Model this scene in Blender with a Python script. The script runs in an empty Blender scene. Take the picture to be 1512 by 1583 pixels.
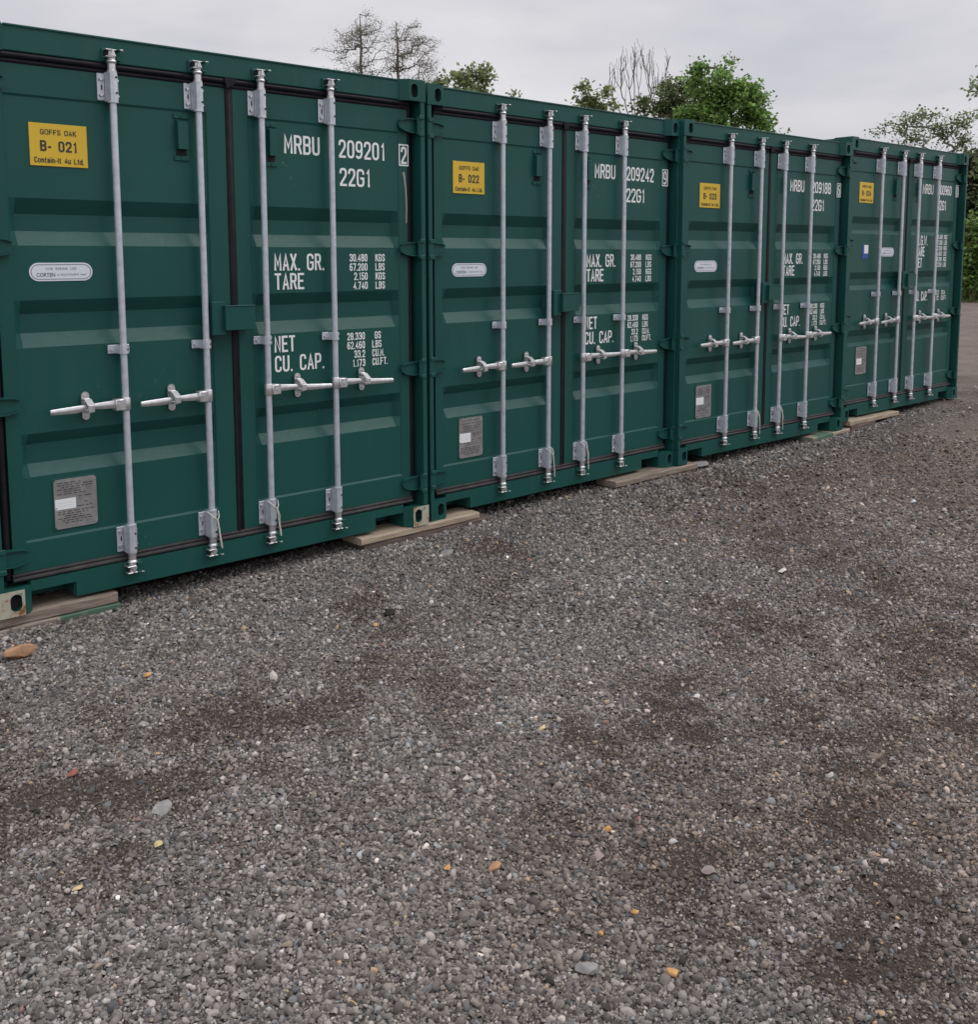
import bpy, bmesh, math, random
import numpy as np
from mathutils import Vector, Matrix

random.seed(7)
rng = np.random.default_rng(11)
scene = bpy.context.scene
C = scene.collection

# ------------------------------------------------------------------ camera
F_PX, CX, CY, IW, IH = 1581.273, 757.07, 578.36, 1512.0, 1583.0
PITCH, YAW, ROLL = -0.114211, 0.737220, -0.0015926
CAM = np.array([-1.32746, -4.69144, 1.59346])


def cam_axes(p, y, r):
    fwd = np.array([math.sin(y) * math.cos(p), math.cos(y) * math.cos(p), math.sin(p)])
    right = np.array([math.cos(y), -math.sin(y), 0.0])
    up = np.cross(right, fwd)
    return math.cos(r) * right + math.sin(r) * up, -math.sin(r) * right + math.cos(r) * up, fwd


AR, AU, AF = cam_axes(PITCH, YAW, ROLL)
cd = bpy.data.cameras.new("camera")
cam = bpy.data.objects.new("camera", cd)
C.objects.link(cam)
m = Matrix.Identity(4)
for i in range(3):
    m[i][0], m[i][1], m[i][2], m[i][3] = AR[i], AU[i], -AF[i], CAM[i]
cam.matrix_world = m
cd.sensor_fit = 'HORIZONTAL'
cd.sensor_width = 36.0
cd.lens = F_PX / IW * 36.0
cd.shift_x = (IW / 2 - CX) / IW
cd.shift_y = (CY - IH / 2) / IW
cd.clip_start = 0.05
cd.clip_end = 3000.0
scene.camera = cam

# ------------------------------------------------------------------ light
SUN_EL, SUN_AZ = math.radians(52), math.radians(125)      # azimuth clockwise from +y
w = bpy.data.worlds.new("World")
scene.world = w
w.use_nodes = True
nt = w.node_tree
nt.nodes.clear()


def N(t, kind, **kw):
    n = t.nodes.new(kind)
    for k, v in kw.items():
        if k.startswith('i_'):
            n.inputs[k[2:].replace('_', ' ')].default_value = v
        else:
            setattr(n, k, v)
    return n


def L(t, a, ao, b, bi):
    t.links.new(a.outputs[ao], b.inputs[bi])


out = N(nt, 'ShaderNodeOutputWorld')
bg = N(nt, 'ShaderNodeBackground')
bg.inputs['Strength'].default_value = 0.10
sky = N(nt, 'ShaderNodeTexSky', sky_type='NISHITA', sun_disc=False, sun_elevation=SUN_EL, sun_rotation=SUN_AZ,
        altitude=50.0, air_density=1.0, dust_density=3.0, ozone_density=1.0)
tc = N(nt, 'ShaderNodeTexCoord')
mp = N(nt, 'ShaderNodeMapping')
mp.inputs['Scale'].default_value = (1.0, 1.0, 3.2)
no = N(nt, 'ShaderNodeTexNoise')
no.inputs['Scale'].default_value = 3.0
no.inputs['Detail'].default_value = 5.0
no.inputs['Roughness'].default_value = 0.5
cr = N(nt, 'ShaderNodeValToRGB')
cr.color_ramp.elements[0].position = 0.36
cr.color_ramp.elements[0].color = (5.2, 5.2, 5.6, 1)
cr.color_ramp.elements[1].position = 0.62
cr.color_ramp.elements[1].color = (6.9, 6.75, 6.95, 1)
mx = N(nt, 'ShaderNodeMix', data_type='RGBA')
mx.inputs['Factor'].default_value = 0.93          # overcast: the cloud layer hides nearly all of the blue sky
L(nt, tc, 'Generated', mp, 'Vector'); L(nt, mp, 'Vector', no, 'Vector'); L(nt, no, 'Fac', cr, 'Fac')
L(nt, sky, 'Color', mx, 'A'); L(nt, cr, 'Color', mx, 'B')
# an overcast sky is brightest overhead
sz_ = N(nt, 'ShaderNodeSeparateXYZ'); L(nt, tc, 'Generated', sz_, 'Vector')
zr = N(nt, 'ShaderNodeMapRange', interpolation_type='SMOOTHSTEP')
zr.inputs['From Min'].default_value = 0.30; zr.inputs['From Max'].default_value = 1.0
zr.inputs['To Min'].default_value = 1.0; zr.inputs['To Max'].default_value = 2.3
L(nt, sz_, 'Z', zr, 'Value')
sc_ = N(nt, 'ShaderNodeVectorMath', operation='SCALE')
L(nt, mx, 'Result', sc_, 'Vector'); L(nt, zr, 'Result', sc_, 'Scale')
L(nt, sc_, 'Vector', bg, 'Color'); L(nt, bg, 'Background', out, 'Surface')

sd = bpy.data.lights.new("sun", 'SUN')
sd.energy = 0.7
sd.angle = math.radians(40)
sd.color = (1.0, 0.96, 0.9)
so = bpy.data.objects.new("sun", sd)
C.objects.link(so)
sdir = Vector((math.sin(SUN_AZ) * math.cos(SUN_EL), math.cos(SUN_AZ) * math.cos(SUN_EL), math.sin(SUN_EL)))
so.rotation_euler = (-sdir).to_track_quat('-Z', 'Y').to_euler()
so.location = (6, -8, 12)
scene.view_settings.view_transform = 'Standard'
scene.view_settings.look = 'None'
scene.view_settings.exposure = 0.20
scene.view_settings.gamma = 1.0


def pix(px, py, depth):
    """world point seen at photo pixel (px, py) at the given distance along the view axis (used to size up far trees)"""
    return CAM + depth * (AF + (px - CX) / F_PX * AR - (py - CY) / F_PX * AU)


def pix_ground(px, py, z0=-0.07):
    d = AF + (px - CX) / F_PX * AR - (py - CY) / F_PX * AU
    return CAM + d * (z0 - CAM[2]) / d[2]


# ------------------------------------------------------------------ materials
def mat(name, base=(0.5, 0.5, 0.5), rough=0.5, metal=0.0, spec=0.5):
    mm = bpy.data.materials.new(name)
    mm.use_nodes = True
    b = mm.node_tree.nodes['Principled BSDF']
    b.inputs['Base Color'].default_value = (*base, 1)
    b.inputs['Roughness'].default_value = rough
    b.inputs['Metallic'].default_value = metal
    b.inputs['Specular IOR Level'].default_value = spec
    return mm, mm.node_tree, b


def noise(t, scale, detail=4.0, rough=0.55, coord='Object', stretch=None, dim=None):
    c = N(t, 'ShaderNodeTexCoord')
    n = N(t, 'ShaderNodeTexNoise')
    n.inputs['Scale'].default_value = scale
    n.inputs['Detail'].default_value = detail
    n.inputs['Roughness'].default_value = rough
    if stretch:
        mpn = N(t, 'ShaderNodeMapping')
        mpn.inputs['Scale'].default_value = stretch
        L(t, c, coord, mpn, 'Vector'); L(t, mpn, 'Vector', n, 'Vector')
    else:
        L(t, c, coord, n, 'Vector')
    return n


def ramp(t, src, stops, out_name='Fac'):
    r = N(t, 'ShaderNodeValToRGB')
    e = r.color_ramp.elements
    while len(e) < len(stops):
        e.new(0.5)
    for el, (p, c) in zip(e, stops):
        el.position = p
        el.color = (*c, 1) if len(c) == 3 else c
    L(t, src, out_name, r, 'Fac')
    return r


def mixc(t, fac_node, fac_out, a, b):
    mxn = N(t, 'ShaderNodeMix', data_type='RGBA')
    if fac_node is not None:
        L(t, fac_node, fac_out, mxn, 'Factor')
    for key, v in (('A', a), ('B', b)):
        if isinstance(v, tuple):
            mxn.inputs[key].default_value = (*v, 1)
        else:
            L(t, v[0], v[1], mxn, key) if isinstance(v, list) else None
    return mxn


def bump(t, b, src, src_out, strength, dist):
    bn = N(t, 'ShaderNodeBump')
    bn.inputs['Strength'].default_value = strength
    bn.inputs['Distance'].default_value = dist
    L(t, src, src_out, bn, 'Height')
    L(t, bn, 'Normal', b, 'Normal')
    return bn


M = {}


def paint(name, col, dirt=0.35, seed=0.0):
    mm, t, b = mat(name, col, 0.36, 0.0, 0.26)
    big = noise(t, 1.3, 4, 0.6)
    streak = noise(t, 9.0, 5, 0.65, stretch=(1.0, 1.0, 0.09))
    fine = noise(t, 60.0, 3, 0.6)
    c1 = mixc(t, None, None, tuple(x * 0.86 for x in col), tuple(min(1, x * 1.16 + 0.002) for x in col))
    L(t, big, 'Fac', c1, 'Factor')
    rp = ramp(t, streak, [(0.55, (0, 0, 0)), (0.8, (dirt, dirt, dirt))])
    c2 = mixc(t, None, None, [c1, 'Result'], (0.11, 0.125, 0.11))
    L(t, rp, 'Color', c2, 'Factor')
    # small rubs and chips
    sp = noise(t, 46.0, 2, 0.5, stretch=(1.0, 1.0, 0.55))
    spm = noise(t, 2.7, 2, 0.5)
    ml = N(t, 'ShaderNodeMath', operation='MULTIPLY'); L(t, sp, 'Fac', ml, 0); L(t, spm, 'Fac', ml, 1)
    sr = ramp(t, ml, [(0.455, (0, 0, 0)), (0.49, (0.4, 0.4, 0.4))], 'Value')
    c3 = mixc(t, None, None, [c2, 'Result'], (0.17, 0.19, 0.17))
    L(t, sr, 'Color', c3, 'Factor')
    L(t, c3, 'Result', b, 'Base Color')
    rr = ramp(t, fine, [(0.3, (0.33,) * 3), (0.75, (0.46,) * 3)])
    L(t, rr, 'Color', b, 'Roughness')
    low = noise(t, 5.0, 2, 0.5)
    bump(t, b, low, 'Fac', 0.35, 0.008)
    return mm


PAINT = (0.0115, 0.081, 0.069)
M['paint'] = paint('green_container_paint', PAINT, 0.16)
M['paint_clean'] = paint('green_door_paint', PAINT, 0.08)
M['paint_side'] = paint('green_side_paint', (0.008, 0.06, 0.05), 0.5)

mm, t, b = mat('worn_cream_paint', (0.6, 0.56, 0.45), 0.6)
a = noise(t, 16.0, 5, 0.65)
r = ramp(t, a, [(0.34, (0.10, 0.17, 0.13)), (0.40, (0.44, 0.45, 0.37)), (0.55, (0.42, 0.38, 0.29)), (0.61, (0.30, 0.13, 0.05)), (0.72, (0.15, 0.07, 0.04))])
L(t, r, 'Color', b, 'Base Color')
bump(t, b, a, 'Fac', 0.4, 0.003)
M['worn'] = mm
M['rim'] = paint('rubbed_green_paint', (0.035, 0.115, 0.098), 0.5)

mm, t, b = mat('black_rubber', (0.014, 0.012, 0.018), 0.6, 0.0, 0.25)
a = noise(t, 14.0, 4, 0.6)
r = ramp(t, a, [(0.4, (0.008, 0.007, 0.012)), (0.75, (0.017, 0.015, 0.022))])
L(t, r, 'Color', b, 'Base Color')
M['rubber'] = mm
mm, t, b = mat('dusty_lit_rubber', (0.05, 0.047, 0.047), 0.7)  # lower gasket: dust and the light it catches, both put into the colour
a = noise(t, 9.0, 5, 0.6)
r = ramp(t, a, [(0.35, (0.017, 0.016, 0.019)), (0.8, (0.060, 0.054, 0.052))])
L(t, r, 'Color', b, 'Base Color')
M['rubber_dusty_lit'] = mm

mm, t, b = mat('galvanised_steel', (0.6, 0.63, 0.67), 0.36, 0.40)
a = noise(t, 26.0, 3, 0.6)
r = ramp(t, a, [(0.28, (0.50, 0.54, 0.60)), (0.6, (0.65, 0.69, 0.75)), (0.74, (0.65, 0.69, 0.75)), (0.80, (0.45, 0.40, 0.35))])
L(t, r, 'Color', b, 'Base Color')
M['galv'] = mm
mm, t, b = mat('bright_zinc', (0.7, 0.71, 0.72), 0.3, 0.75)
a = noise(t, 40.0, 3, 0.6)
r = ramp(t, a, [(0.3, (0.58, 0.59, 0.6)), (0.7, (0.78, 0.78, 0.79))])
L(t, r, 'Color', b, 'Base Color')
M['zinc'] = mm
M['dark'] = mat('hollow_shade_black', (0.01, 0.01, 0.011), 0.8)[0]  # near-black stands in for shade inside holes; the underframe shares it
M['white'] = mat('white_lettering', (0.86, 0.88, 0.88), 0.5)[0]
mm, t, b = mat('sticker_white', (0.74, 0.78, 0.84), 0.35)
M['sticker'] = mm
M['ink'] = mat('black_ink', (0.03, 0.035, 0.03), 0.5)[0]
M['ink_soft'] = mat('grey_ink', (0.16, 0.19, 0.20), 0.5)[0]
M['etch'] = mat('etched_lettering', (0.055, 0.052, 0.052), 0.6)[0]
mm, t, b = mat('yellow_plastic', (0.72, 0.48, 0.035), 0.45)
M['yellow'] = mm
M['blue'] = mat('blue_sticker', (0.02, 0.08, 0.38), 0.4)[0]
mm, t, b = mat('brushed_aluminium', (0.27, 0.265, 0.26), 0.5, 0.2)
a = noise(t, 22.0, 4, 0.6)
r = ramp(t, a, [(0.3, (0.21, 0.205, 0.205)), (0.7, (0.34, 0.335, 0.33))])
L(t, r, 'Color', b, 'Base Color')
M['plate'] = mm
M['string'] = mat('white_string', (0.62, 0.6, 0.56), 0.8)[0]
M['scuff'] = mat('bare_scuff', (0.50, 0.40, 0.39), 0.7)[0]


def wood(name, c0, c1, stain=None, xmin=None):
    mm, t, b = mat(name, c0, 0.8)
    a = noise(t, 7.0, 7, 0.7, stretch=(0.7, 9.0, 9.0))
    cd_ = tuple(q * 0.35 for q in c0)
    r = ramp(t, a, [(0.25, cd_), (0.36, c0), (0.62, c1), (0.8, tuple(q * 0.8 for q in c1))])
    if stain:
        s = noise(t, 5.0, 3, 0.5)
        if xmin is not None:                     # the paint is left on one end of the plank only
            cc = N(t, 'ShaderNodeTexCoord'); sx = N(t, 'ShaderNodeSeparateXYZ'); L(t, cc, 'Object', sx, 'Vector')
            ad = N(t, 'ShaderNodeMath', operation='MULTIPLY_ADD'); ad.inputs[1].default_value = 1.6; ad.inputs[2].default_value = 0.45 - 1.6 * xmin - 0.35
            L(t, sx, 'X', ad, 0)
            a2 = N(t, 'ShaderNodeMath', operation='MULTIPLY_ADD'); a2.inputs[1].default_value = 0.7
            L(t, s, 'Fac', a2, 0); L(t, ad, 'Value', a2, 2)
            sr = ramp(t, a2, [(0.44, (0, 0, 0)), (0.50, (1, 1, 1))], 'Value')
        else:
            sr = ramp(t, s, [(0.42, (0, 0, 0)), (0.52, (1, 1, 1))])
        mxx = mixc(t, None, None, [r, 'Color'], stain)
        L(t, sr, 'Color', mxx, 'Factor')
        L(t, mxx, 'Result', b, 'Base Color')
    else:
        L(t, r, 'Color', b, 'Base Color')
    bump(t, b, a, 'Fac', 0.5, 0.004)
    return mm


M['wood_grey'] = wood('weathered_grey_wood', (0.15, 0.115, 0.09), (0.33, 0.27, 0.22))
M['wood_pale'] = wood('pale_wood', (0.27, 0.205, 0.145), (0.48, 0.40, 0.30))
M['wood_dark'] = wood('damp_dark_wood', (0.07, 0.05, 0.045), (0.17, 0.125, 0.11))
M['wood_flake'] = wood('flaking_wood', (0.13, 0.10, 0.085), (0.36, 0.31, 0.26), (0.07, 0.135, 0.095), 0.30)
M['wood_green'] = wood('green_painted_wood', (0.22, 0.19, 0.15), (0.34, 0.28, 0.22), (0.075, 0.15, 0.10))


# ------------------------------------------------------------------ mesh helpers
class MB:
    def __init__(self):
        self.v, self.f, self.m = [], [], []

    def add(self, vs, fs, mi=0):
        o = len(self.v)
        self.v += [tuple(p) for p in vs]
        self.f += [tuple(i + o for i in f) for f in fs]
        self.m += [mi] * len(fs)
        return self

    def box(self, x0, x1, y0, y1, z0, z1, ch=0.0, mi=0):
        x0, x1 = sorted((x0, x1)); y0, y1 = sorted((y0, y1)); z0, z1 = sorted((z0, z1))
        if ch <= 0:
            vs = [(x, y, z) for x in (x0, x1) for y in (y0, y1) for z in (z0, z1)]
            return self.add(vs, [(0, 1, 3, 2), (4, 6, 7, 5), (0, 4, 5, 1), (2, 3, 7, 6), (0, 2, 6, 4), (1, 5, 7, 3)], mi)
        lo, hi = (x0, y0, z0), (x1, y1, z1)
        vs, idx = [], {}
        for sx in (0, 1):
            for sy in (0, 1):
                for sz in (0, 1):
                    s = (sx, sy, sz)
                    for a in range(3):
                        p = [(hi[k] if s[k] else lo[k]) for k in range(3)]
                        for k in range(3):
                            if k != a:
                                p[k] += -ch if s[k] else ch
                        idx[(s, a)] = len(vs)
                        vs.append(p)
        fs = []
        for a in range(3):
            u, v = [k for k in range(3) if k != a]
            for sa in (0, 1):
                q = []
                for cu, cv in ((0, 0), (1, 0), (1, 1), (0, 1)):
                    s = [0, 0, 0]; s[a] = sa; s[u] = cu; s[v] = cv
                    q.append(idx[(tuple(s), a)])
                fs.append(q)
            for cu in (0, 1):
                for cv in (0, 1):
                    s0 = [0, 0, 0]; s0[u] = cu; s0[v] = cv
                    s1 = list(s0); s1[a] = 1
                    fs.append((idx[(tuple(s0), u)], idx[(tuple(s0), v)], idx[(tuple(s1), v)], idx[(tuple(s1), u)]))
        for s in [(i, j, k) for i in (0, 1) for j in (0, 1) for k in (0, 1)]:
            fs.append(tuple(idx[(s, a)] for a in range(3)))
        return self.add(vs, fs, mi)

    def cyl(self, p0, p1, r0, r1=None, n=14, caps=True, mi=0):
        r1 = r0 if r1 is None else r1
        p0, p1 = Vector(p0), Vector(p1)
        d = (p1 - p0).normalized()
        a = d.orthogonal().normalized(); bb = d.cross(a)
        vs = []
        for p, rr in ((p0, r0), (p1, r1)):
            for k in range(n):
                th = 2 * math.pi * k / n
                vs.append(p + rr * (math.cos(th) * a + math.sin(th) * bb))
        fs = [(k, (k + 1) % n, n + (k + 1) % n, n + k) for k in range(n)]
        if caps:
            fs += [tuple(range(n))[::-1], tuple(range(n, 2 * n))]
        return self.add(vs, fs, mi)

    def lathe(self, x, y, prof, n=18, mi=0):
        """vertical turned shape: prof = [(radius, z), ...]"""
        vs = []
        for rr, z in prof:
            for k in range(n):
                th = 2 * math.pi * k / n
                vs.append((x + rr * math.cos(th), y + rr * math.sin(th), z))
        fs = []
        for i in range(len(prof) - 1):
            for k in range(n):
                fs.append((i * n + k, i * n + (k + 1) % n, (i + 1) * n + (k + 1) % n, (i + 1) * n + k))
        fs += [tuple(range(n))[::-1], tuple(range((len(prof) - 1) * n, len(prof) * n))]
        return self.add(vs, fs, mi)

    def prism(self, poly, y0, y1, mi=0):
        """outline in the x-z plane pushed from y0 to y1"""
        n = len(poly)
        vs = [(x, y0, z) for x, z in poly] + [(x, y1, z) for x, z in poly]
        fs = [(k, (k + 1) % n, n + (k + 1) % n, n + k) for k in range(n)] + [tuple(range(n)), tuple(range(n, 2 * n))[::-1]]
        return self.add(vs, fs, mi)

    def tube(self, pts, rr, n=6, mi=0):
        pts = [Vector(p) for p in pts]
        vs = []
        ref = Vector((0.3, 0.2, 1)).normalized()
        for i, p in enumerate(pts):
            d = (pts[min(i + 1, len(pts) - 1)] - pts[max(i - 1, 0)]).normalized()
            a = d.cross(ref)
            a = a.normalized() if a.length > 1e-4 else d.orthogonal().normalized()
            bb = d.cross(a)
            q = rr[i] if isinstance(rr, (list, tuple)) else rr
            for k in range(n):
                th = 2 * math.pi * k / n
                vs.append(p + q * (math.cos(th) * a + math.sin(th) * bb))
        fs = [(i * n + k, i * n + (k + 1) % n, (i + 1) * n + (k + 1) % n, (i + 1) * n + k) for i in range(len(pts) - 1) for k in range(n)]
        fs += [tuple(range(n))[::-1], tuple(range((len(pts) - 1) * n, len(pts) * n))]
        return self.add(vs, fs, mi)

    def mesh(self, name, mats, smooth=True, angle=32):
        me = bpy.data.meshes.new(name)
        me.from_pydata(self.v, [], self.f)
        for q in mats:
            me.materials.append(q)
        me.polygons.foreach_set('material_index', self.m)
        bm = bmesh.new(); bm.from_mesh(me)
        bmesh.ops.recalc_face_normals(bm, faces=bm.faces)
        bm.to_mesh(me); bm.free()
        if smooth:
            me.polygons.foreach_set('use_smooth', [True] * len(me.polygons))
            me.set_sharp_from_angle(angle=math.radians(angle))
        me.update()
        return me


def obj(name, me, parent=None, label=None):
    o = bpy.data.objects.new(name, me)
    C.objects.link(o)
    if parent is not None:
        o.parent = parent
    if label:
        o['label'] = label
    return o


def tag(o, label=None, cat=None, group=None, kind=None):
    if label: o['label'] = label
    if cat: o['category'] = cat
    if group: o['group'] = group
    if kind: o['kind'] = kind
    return o


# ------------------------------------------------------------------ stencil lettering
RR = [(0, .2), (0, .8), (.07, .91), (.25, .985), (.5, 1), (.75, .985), (.93, .91), (1, .8), (1, .2), (.93, .09), (.75, .015), (.5, 0), (.25, .015), (.07, .09)]
G = {
    '0': [RR + ['c']],
    '1': [[(.35, .84), (.72, 1), (.72, 0)]],
    '2': [[(0, .78), (.02, .86), (.12, .96), (.35, 1), (.65, 1), (.88, .96), (1, .85), (1, .68), (.9, .55), (.05, .06), (0.05, 0), (1, 0)]],
    '3': [[(0, .82), (.1, .95), (.33, 1), (.67, 1), (.9, .95), (1, .83), (1, .66), (.86, .56), (.66, .53), (.86, .5), (1, .39), (1, .17), (.9, .05), (.67, 0), (.33, 0), (.1, .05), (0, .18)], [(.66, .53), (.35, .53)]],
    '4': [[(.76, 0), (.76, 1), (0, .27), (1, .27)]],
    '5': [[(.95, 1), (.06, 1), (.03, .52), (.12, .58), (.33, .62), (.67, .62), (.9, .57), (1, .45), (1, .17), (.9, .05), (.67, 0), (.33, 0), (.1, .05), (0, .18)]],
    '6': [[(.92, .94), (.7, 1), (.4, .98), (.15, .90), (0, .72), (0, .20), (.07, .09), (.25, .015), (.5, 0), (.75, .015), (.93, .09), (1, .20), (1, .42), (.92, .53), (.73, .59), (.45, .60), (.20, .55), (.02, .44)]],
    '7': [[(0, 1), (1, 1), (.35, 0)]],
    '8': [[(.3, .53), (.1, .58), (.03, .68), (.03, .85), (.12, .96), (.33, 1), (.67, 1), (.88, .96), (.97, .85), (.97, .68), (.9, .58), (.7, .53), (.9, .48), (1, .38), (1, .16), (.9, .05), (.67, 0), (.33, 0), (.1, .05), (0, .16), (0, .38), (.1, .48), 'c']],
    '9': [[(.08, .06), (.3, 0), (.6, .02), (.85, .10), (1, .28), (1, .80), (.93, .91), (.75, .985), (.5, 1), (.25, .985), (.07, .91), (0, .8), (0, .58), (.08, .47), (.27, .41), (.55, .40), (.80, .45), (.98, .56)]],
    'A': [[(0, 0), (.5, 1), (1, 0)], [(.16, .28), (.84, .28)]],
    'B': [[(.6, .52), (.9, .57), (1, .67), (1, .84), (.9, .96), (.65, 1), (0, 1), (0, 0), (.65, 0), (.9, .05), (1, .16), (1, .38), (.9, .48), (.6, .52)], [(.6, .52), (0, .52)]],
    'C': [[(1, .78), (1, .84), (.9, .95), (.67, 1), (.33, 1), (.1, .95), (0, .83), (0, .17), (.1, .05), (.33, 0), (.67, 0), (.9, .05), (1, .16), (1, .22)]],
    'E': [[(1, 1), (0, 1), (0, 0), (1, 0)], [(0, .52), (.8, .52)]],
    'F': [[(1, 1), (0, 1), (0, 0)], [(0, .52), (.8, .52)]],
    'G': [[(1, .78), (1, .84), (.9, .95), (.67, 1), (.33, 1), (.1, .95), (0, .83), (0, .17), (.1, .05), (.33, 0), (.67, 0), (.9, .05), (1, .17), (1, .47), (.6, .47)]],
    'K': [[(0, 0), (0, 1)], [(1, 1), (.12, .42)], [(.4, .6), (1, 0)]],
    'L': [[(0, 1), (0, 0), (1, 0)]],
    'M': [[(0, 0), (0, 1), (.5, .3), (1, 1), (1, 0)]],
    'N': [[(0, 0), (0, 1), (1, 0), (1, 1)]],
    'P': [[(0, 0), (0, 1), (.65, 1), (.9, .95), (1, .84), (1, .6), (.9, .49), (.65, .45), (0, .45)]],
    'R': [[(0, 0), (0, 1), (.65, 1), (.9, .95), (1, .84), (1, .65), (.9, .54), (.65, .5), (0, .5)], [(.6, .5), (1, 0)]],
    'S': [[(1, .8), (.98, .87), (.88, .96), (.67, 1), (.33, 1), (.1, .95), (0, .84), (0, .69), (.1, .58), (.9, .42), (1, .31), (1, .16), (.9, .05), (.67, 0), (.33, 0), (.1, .05), (0, .2)]],
    'T': [[(0, 1), (1, 1)], [(.5, 1), (.5, 0)]],
    'U': [[(0, 1), (0, .17), (.1, .05), (.33, 0), (.67, 0), (.9, .05), (1, .17), (1, 1)]],
    'W': [[(0, 1), (.22, 0), (.5, .72), (.78, 0), (1, 1)]],
    'X': [[(0, 0), (1, 1)], [(0, 1), (1, 0)]],
    '.': [[(.0, 0), (.02, 0)]],
    'O': [RR + ['c']],
    '-': [[(.1, .38), (.9, .38)]],
    'o': [[(x_, y_ * 0.72) for x_, y_ in RR] + ['c']],
    'n': [[(0, 0), (0, .72)], [(0, .52), (.15, .66), (.5, .72), (.85, .66), (1, .5), (1, 0)]],
    't': [[(.42, .95), (.42, .12), (.6, .01), (.95, .01)], [(0, .72), (.95, .72)]],
    'a': [[(.04, .56), (.2, .69), (.5, .72), (.85, .67), (.95, .52), (.95, 0)], [(.95, .42), (.4, .40), (.1, .32), (.03, .18), (.15, .03), (.45, 0), (.8, .06), (.95, .2)]],
    'i': [[(.5, 0), (.5, .68)], [(.5, .97), (.5, 1)]],
    'u': [[(0, .72), (0, .2), (.15, .03), (.5, 0), (.85, .06), (1, .2)], [(1, .72), (1, 0)]],
    'd': [[(1, 1), (1, 0)], [(1, .52), (.8, .68), (.5, .72), (.15, .66), (0, .45), (0, .25), (.15, .05), (.5, 0), (.8, .04), (1, .18)]],
}
NARROW = {'1': 0.7, '.': 0.3, ' ': 0.75, 'I': 0.3, 'i': 0.34, 't': 0.6, '-': 0.6, 'o': 0.92, 'n': 0.88, 'u': 0.88, 'd': 0.9, 'a': 0.9, 'O': 1.12, 'G': 1.08, 'W': 1.25, 'M': 1.08}


def strip(mb, pts, half, y, mi):
    closed = pts[-1] == 'c'
    if closed:
        pts = pts[:-1]
    n = len(pts)
    P = [np.array(p, float) for p in pts]
    left, right = [], []
    for i in range(n):
        a = P[i - 1] if (closed or i > 0) else None
        c = P[(i + 1) % n] if (closed or i < n - 1) else None
        d0 = (P[i] - a) / (np.linalg.norm(P[i] - a) + 1e-9) if a is not None else None
        d1 = (c - P[i]) / (np.linalg.norm(c - P[i]) + 1e-9) if c is not None else None
        if d0 is None: d0 = d1
        if d1 is None: d1 = d0
        n0, n1 = np.array((-d0[1], d0[0])), np.array((-d1[1], d1[0]))
        mdir = n0 + n1
        ln = np.linalg.norm(mdir)
        mdir = n0 if ln < 1e-6 else mdir / ln
        k = min(1.0 / max(0.3, float(np.dot(mdir, n0))), 1.9)
        off = mdir * half * k
        p = P[i].copy()
        if not closed and i == 0: p = p - d1 * half * 0.9
        if not closed and i == n - 1: p = p + d0 * half * 0.9
        left.append(p + off); right.append(p - off)
    yy = [y - 0.0006 * i / max(1, n - 1) for i in range(n)]
    vs = [(q[0], k_, q[1]) for q, k_ in zip(left, yy)] + [(q[0], k_, q[1]) for q, k_ in zip(right, yy)]
    fs = []
    for i in range(n if closed else n - 1):
        j = (i + 1) % n
        fs.append((i, j, n + j, n + i))
    mb.add(vs, fs, mi)


def text_width(s, h, wr=0.46, gap=0.085):
    return sum(h * wr * NARROW.get(c, 1.0) + h * gap for c in s) - h * gap


def letter(mb, s, x, z, h, y, width=None, align='L', mi=0, wr=0.46, gap=0.085, th=0.135):
    """condensed stencil capitals; z is the base line"""
    w0 = text_width(s, h, wr, gap)
    k = 1.0 if width is None else width / w0
    if align == 'R':
        x = x - w0 * k
    t2 = th * h / 2
    for ch in s:
        cw = h * wr * NARROW.get(ch, 1.0) * k
        if ch != ' ':
            for q, pl in enumerate(G[ch]):
                pts = [p if p == 'c' else (x + t2 + p[0] * max(cw - 2 * t2, 1e-4), z + t2 + p[1] * (h - 2 * t2)) for p in pl]
                strip(mb, pts, t2, y - 0.0008 * q, mi)
        x += cw + h * gap * k
    return x


def font_mesh(s, size, width, bold=0.0):
    cu = bpy.data.curves.new('tmp', 'FONT')
    cu.body = s
    cu.size = size
    cu.align_x = 'CENTER'
    cu.resolution_u = 3
    cu.offset = bold
    o = bpy.data.objects.new('tmp', cu)
    C.objects.link(o)
    dg = bpy.context.evaluated_depsgraph_get()
    dg.update()
    me = bpy.data.meshes.new_from_object(o.evaluated_get(dg))
    vs = np.array([v.co[:] for v in me.vertices])
    fs = [tuple(p.vertices) for p in me.polygons]
    bpy.data.objects.remove(o); bpy.data.curves.remove(cu); bpy.data.meshes.remove(me)
    wv = vs[:, 0].max() - vs[:, 0].min()
    vs[:, 0] = (vs[:, 0] - (vs[:, 0].max() + vs[:, 0].min()) / 2) * (width / wv)
    vs[:, 1] -= (vs[:, 1].max() + vs[:, 1].min()) / 2
    return vs, fs


def put_text(mb, s, cx, cz, y, size, width, bold=0.0, mi=0):
    vs, fs = font_mesh(s, size, width, bold)
    mb.add([(cx + p[0], y, cz + p[1]) for p in vs], fs, mi)


# ------------------------------------------------------------------ shipping containers
W, H, D = 2.438, 2.591, 6.058
YS, YD = 0.045, 0.060            # sill/header face, door face
RODS = (0.622, 1.0435, 1.387, 1.8055)
RY, RRAD = 0.020, 0.0158
cache = {}
HRS = random.Random(5)


def cached(key, fn):
    if key not in cache:
        cache[key] = fn()
    return cache[key]


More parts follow.
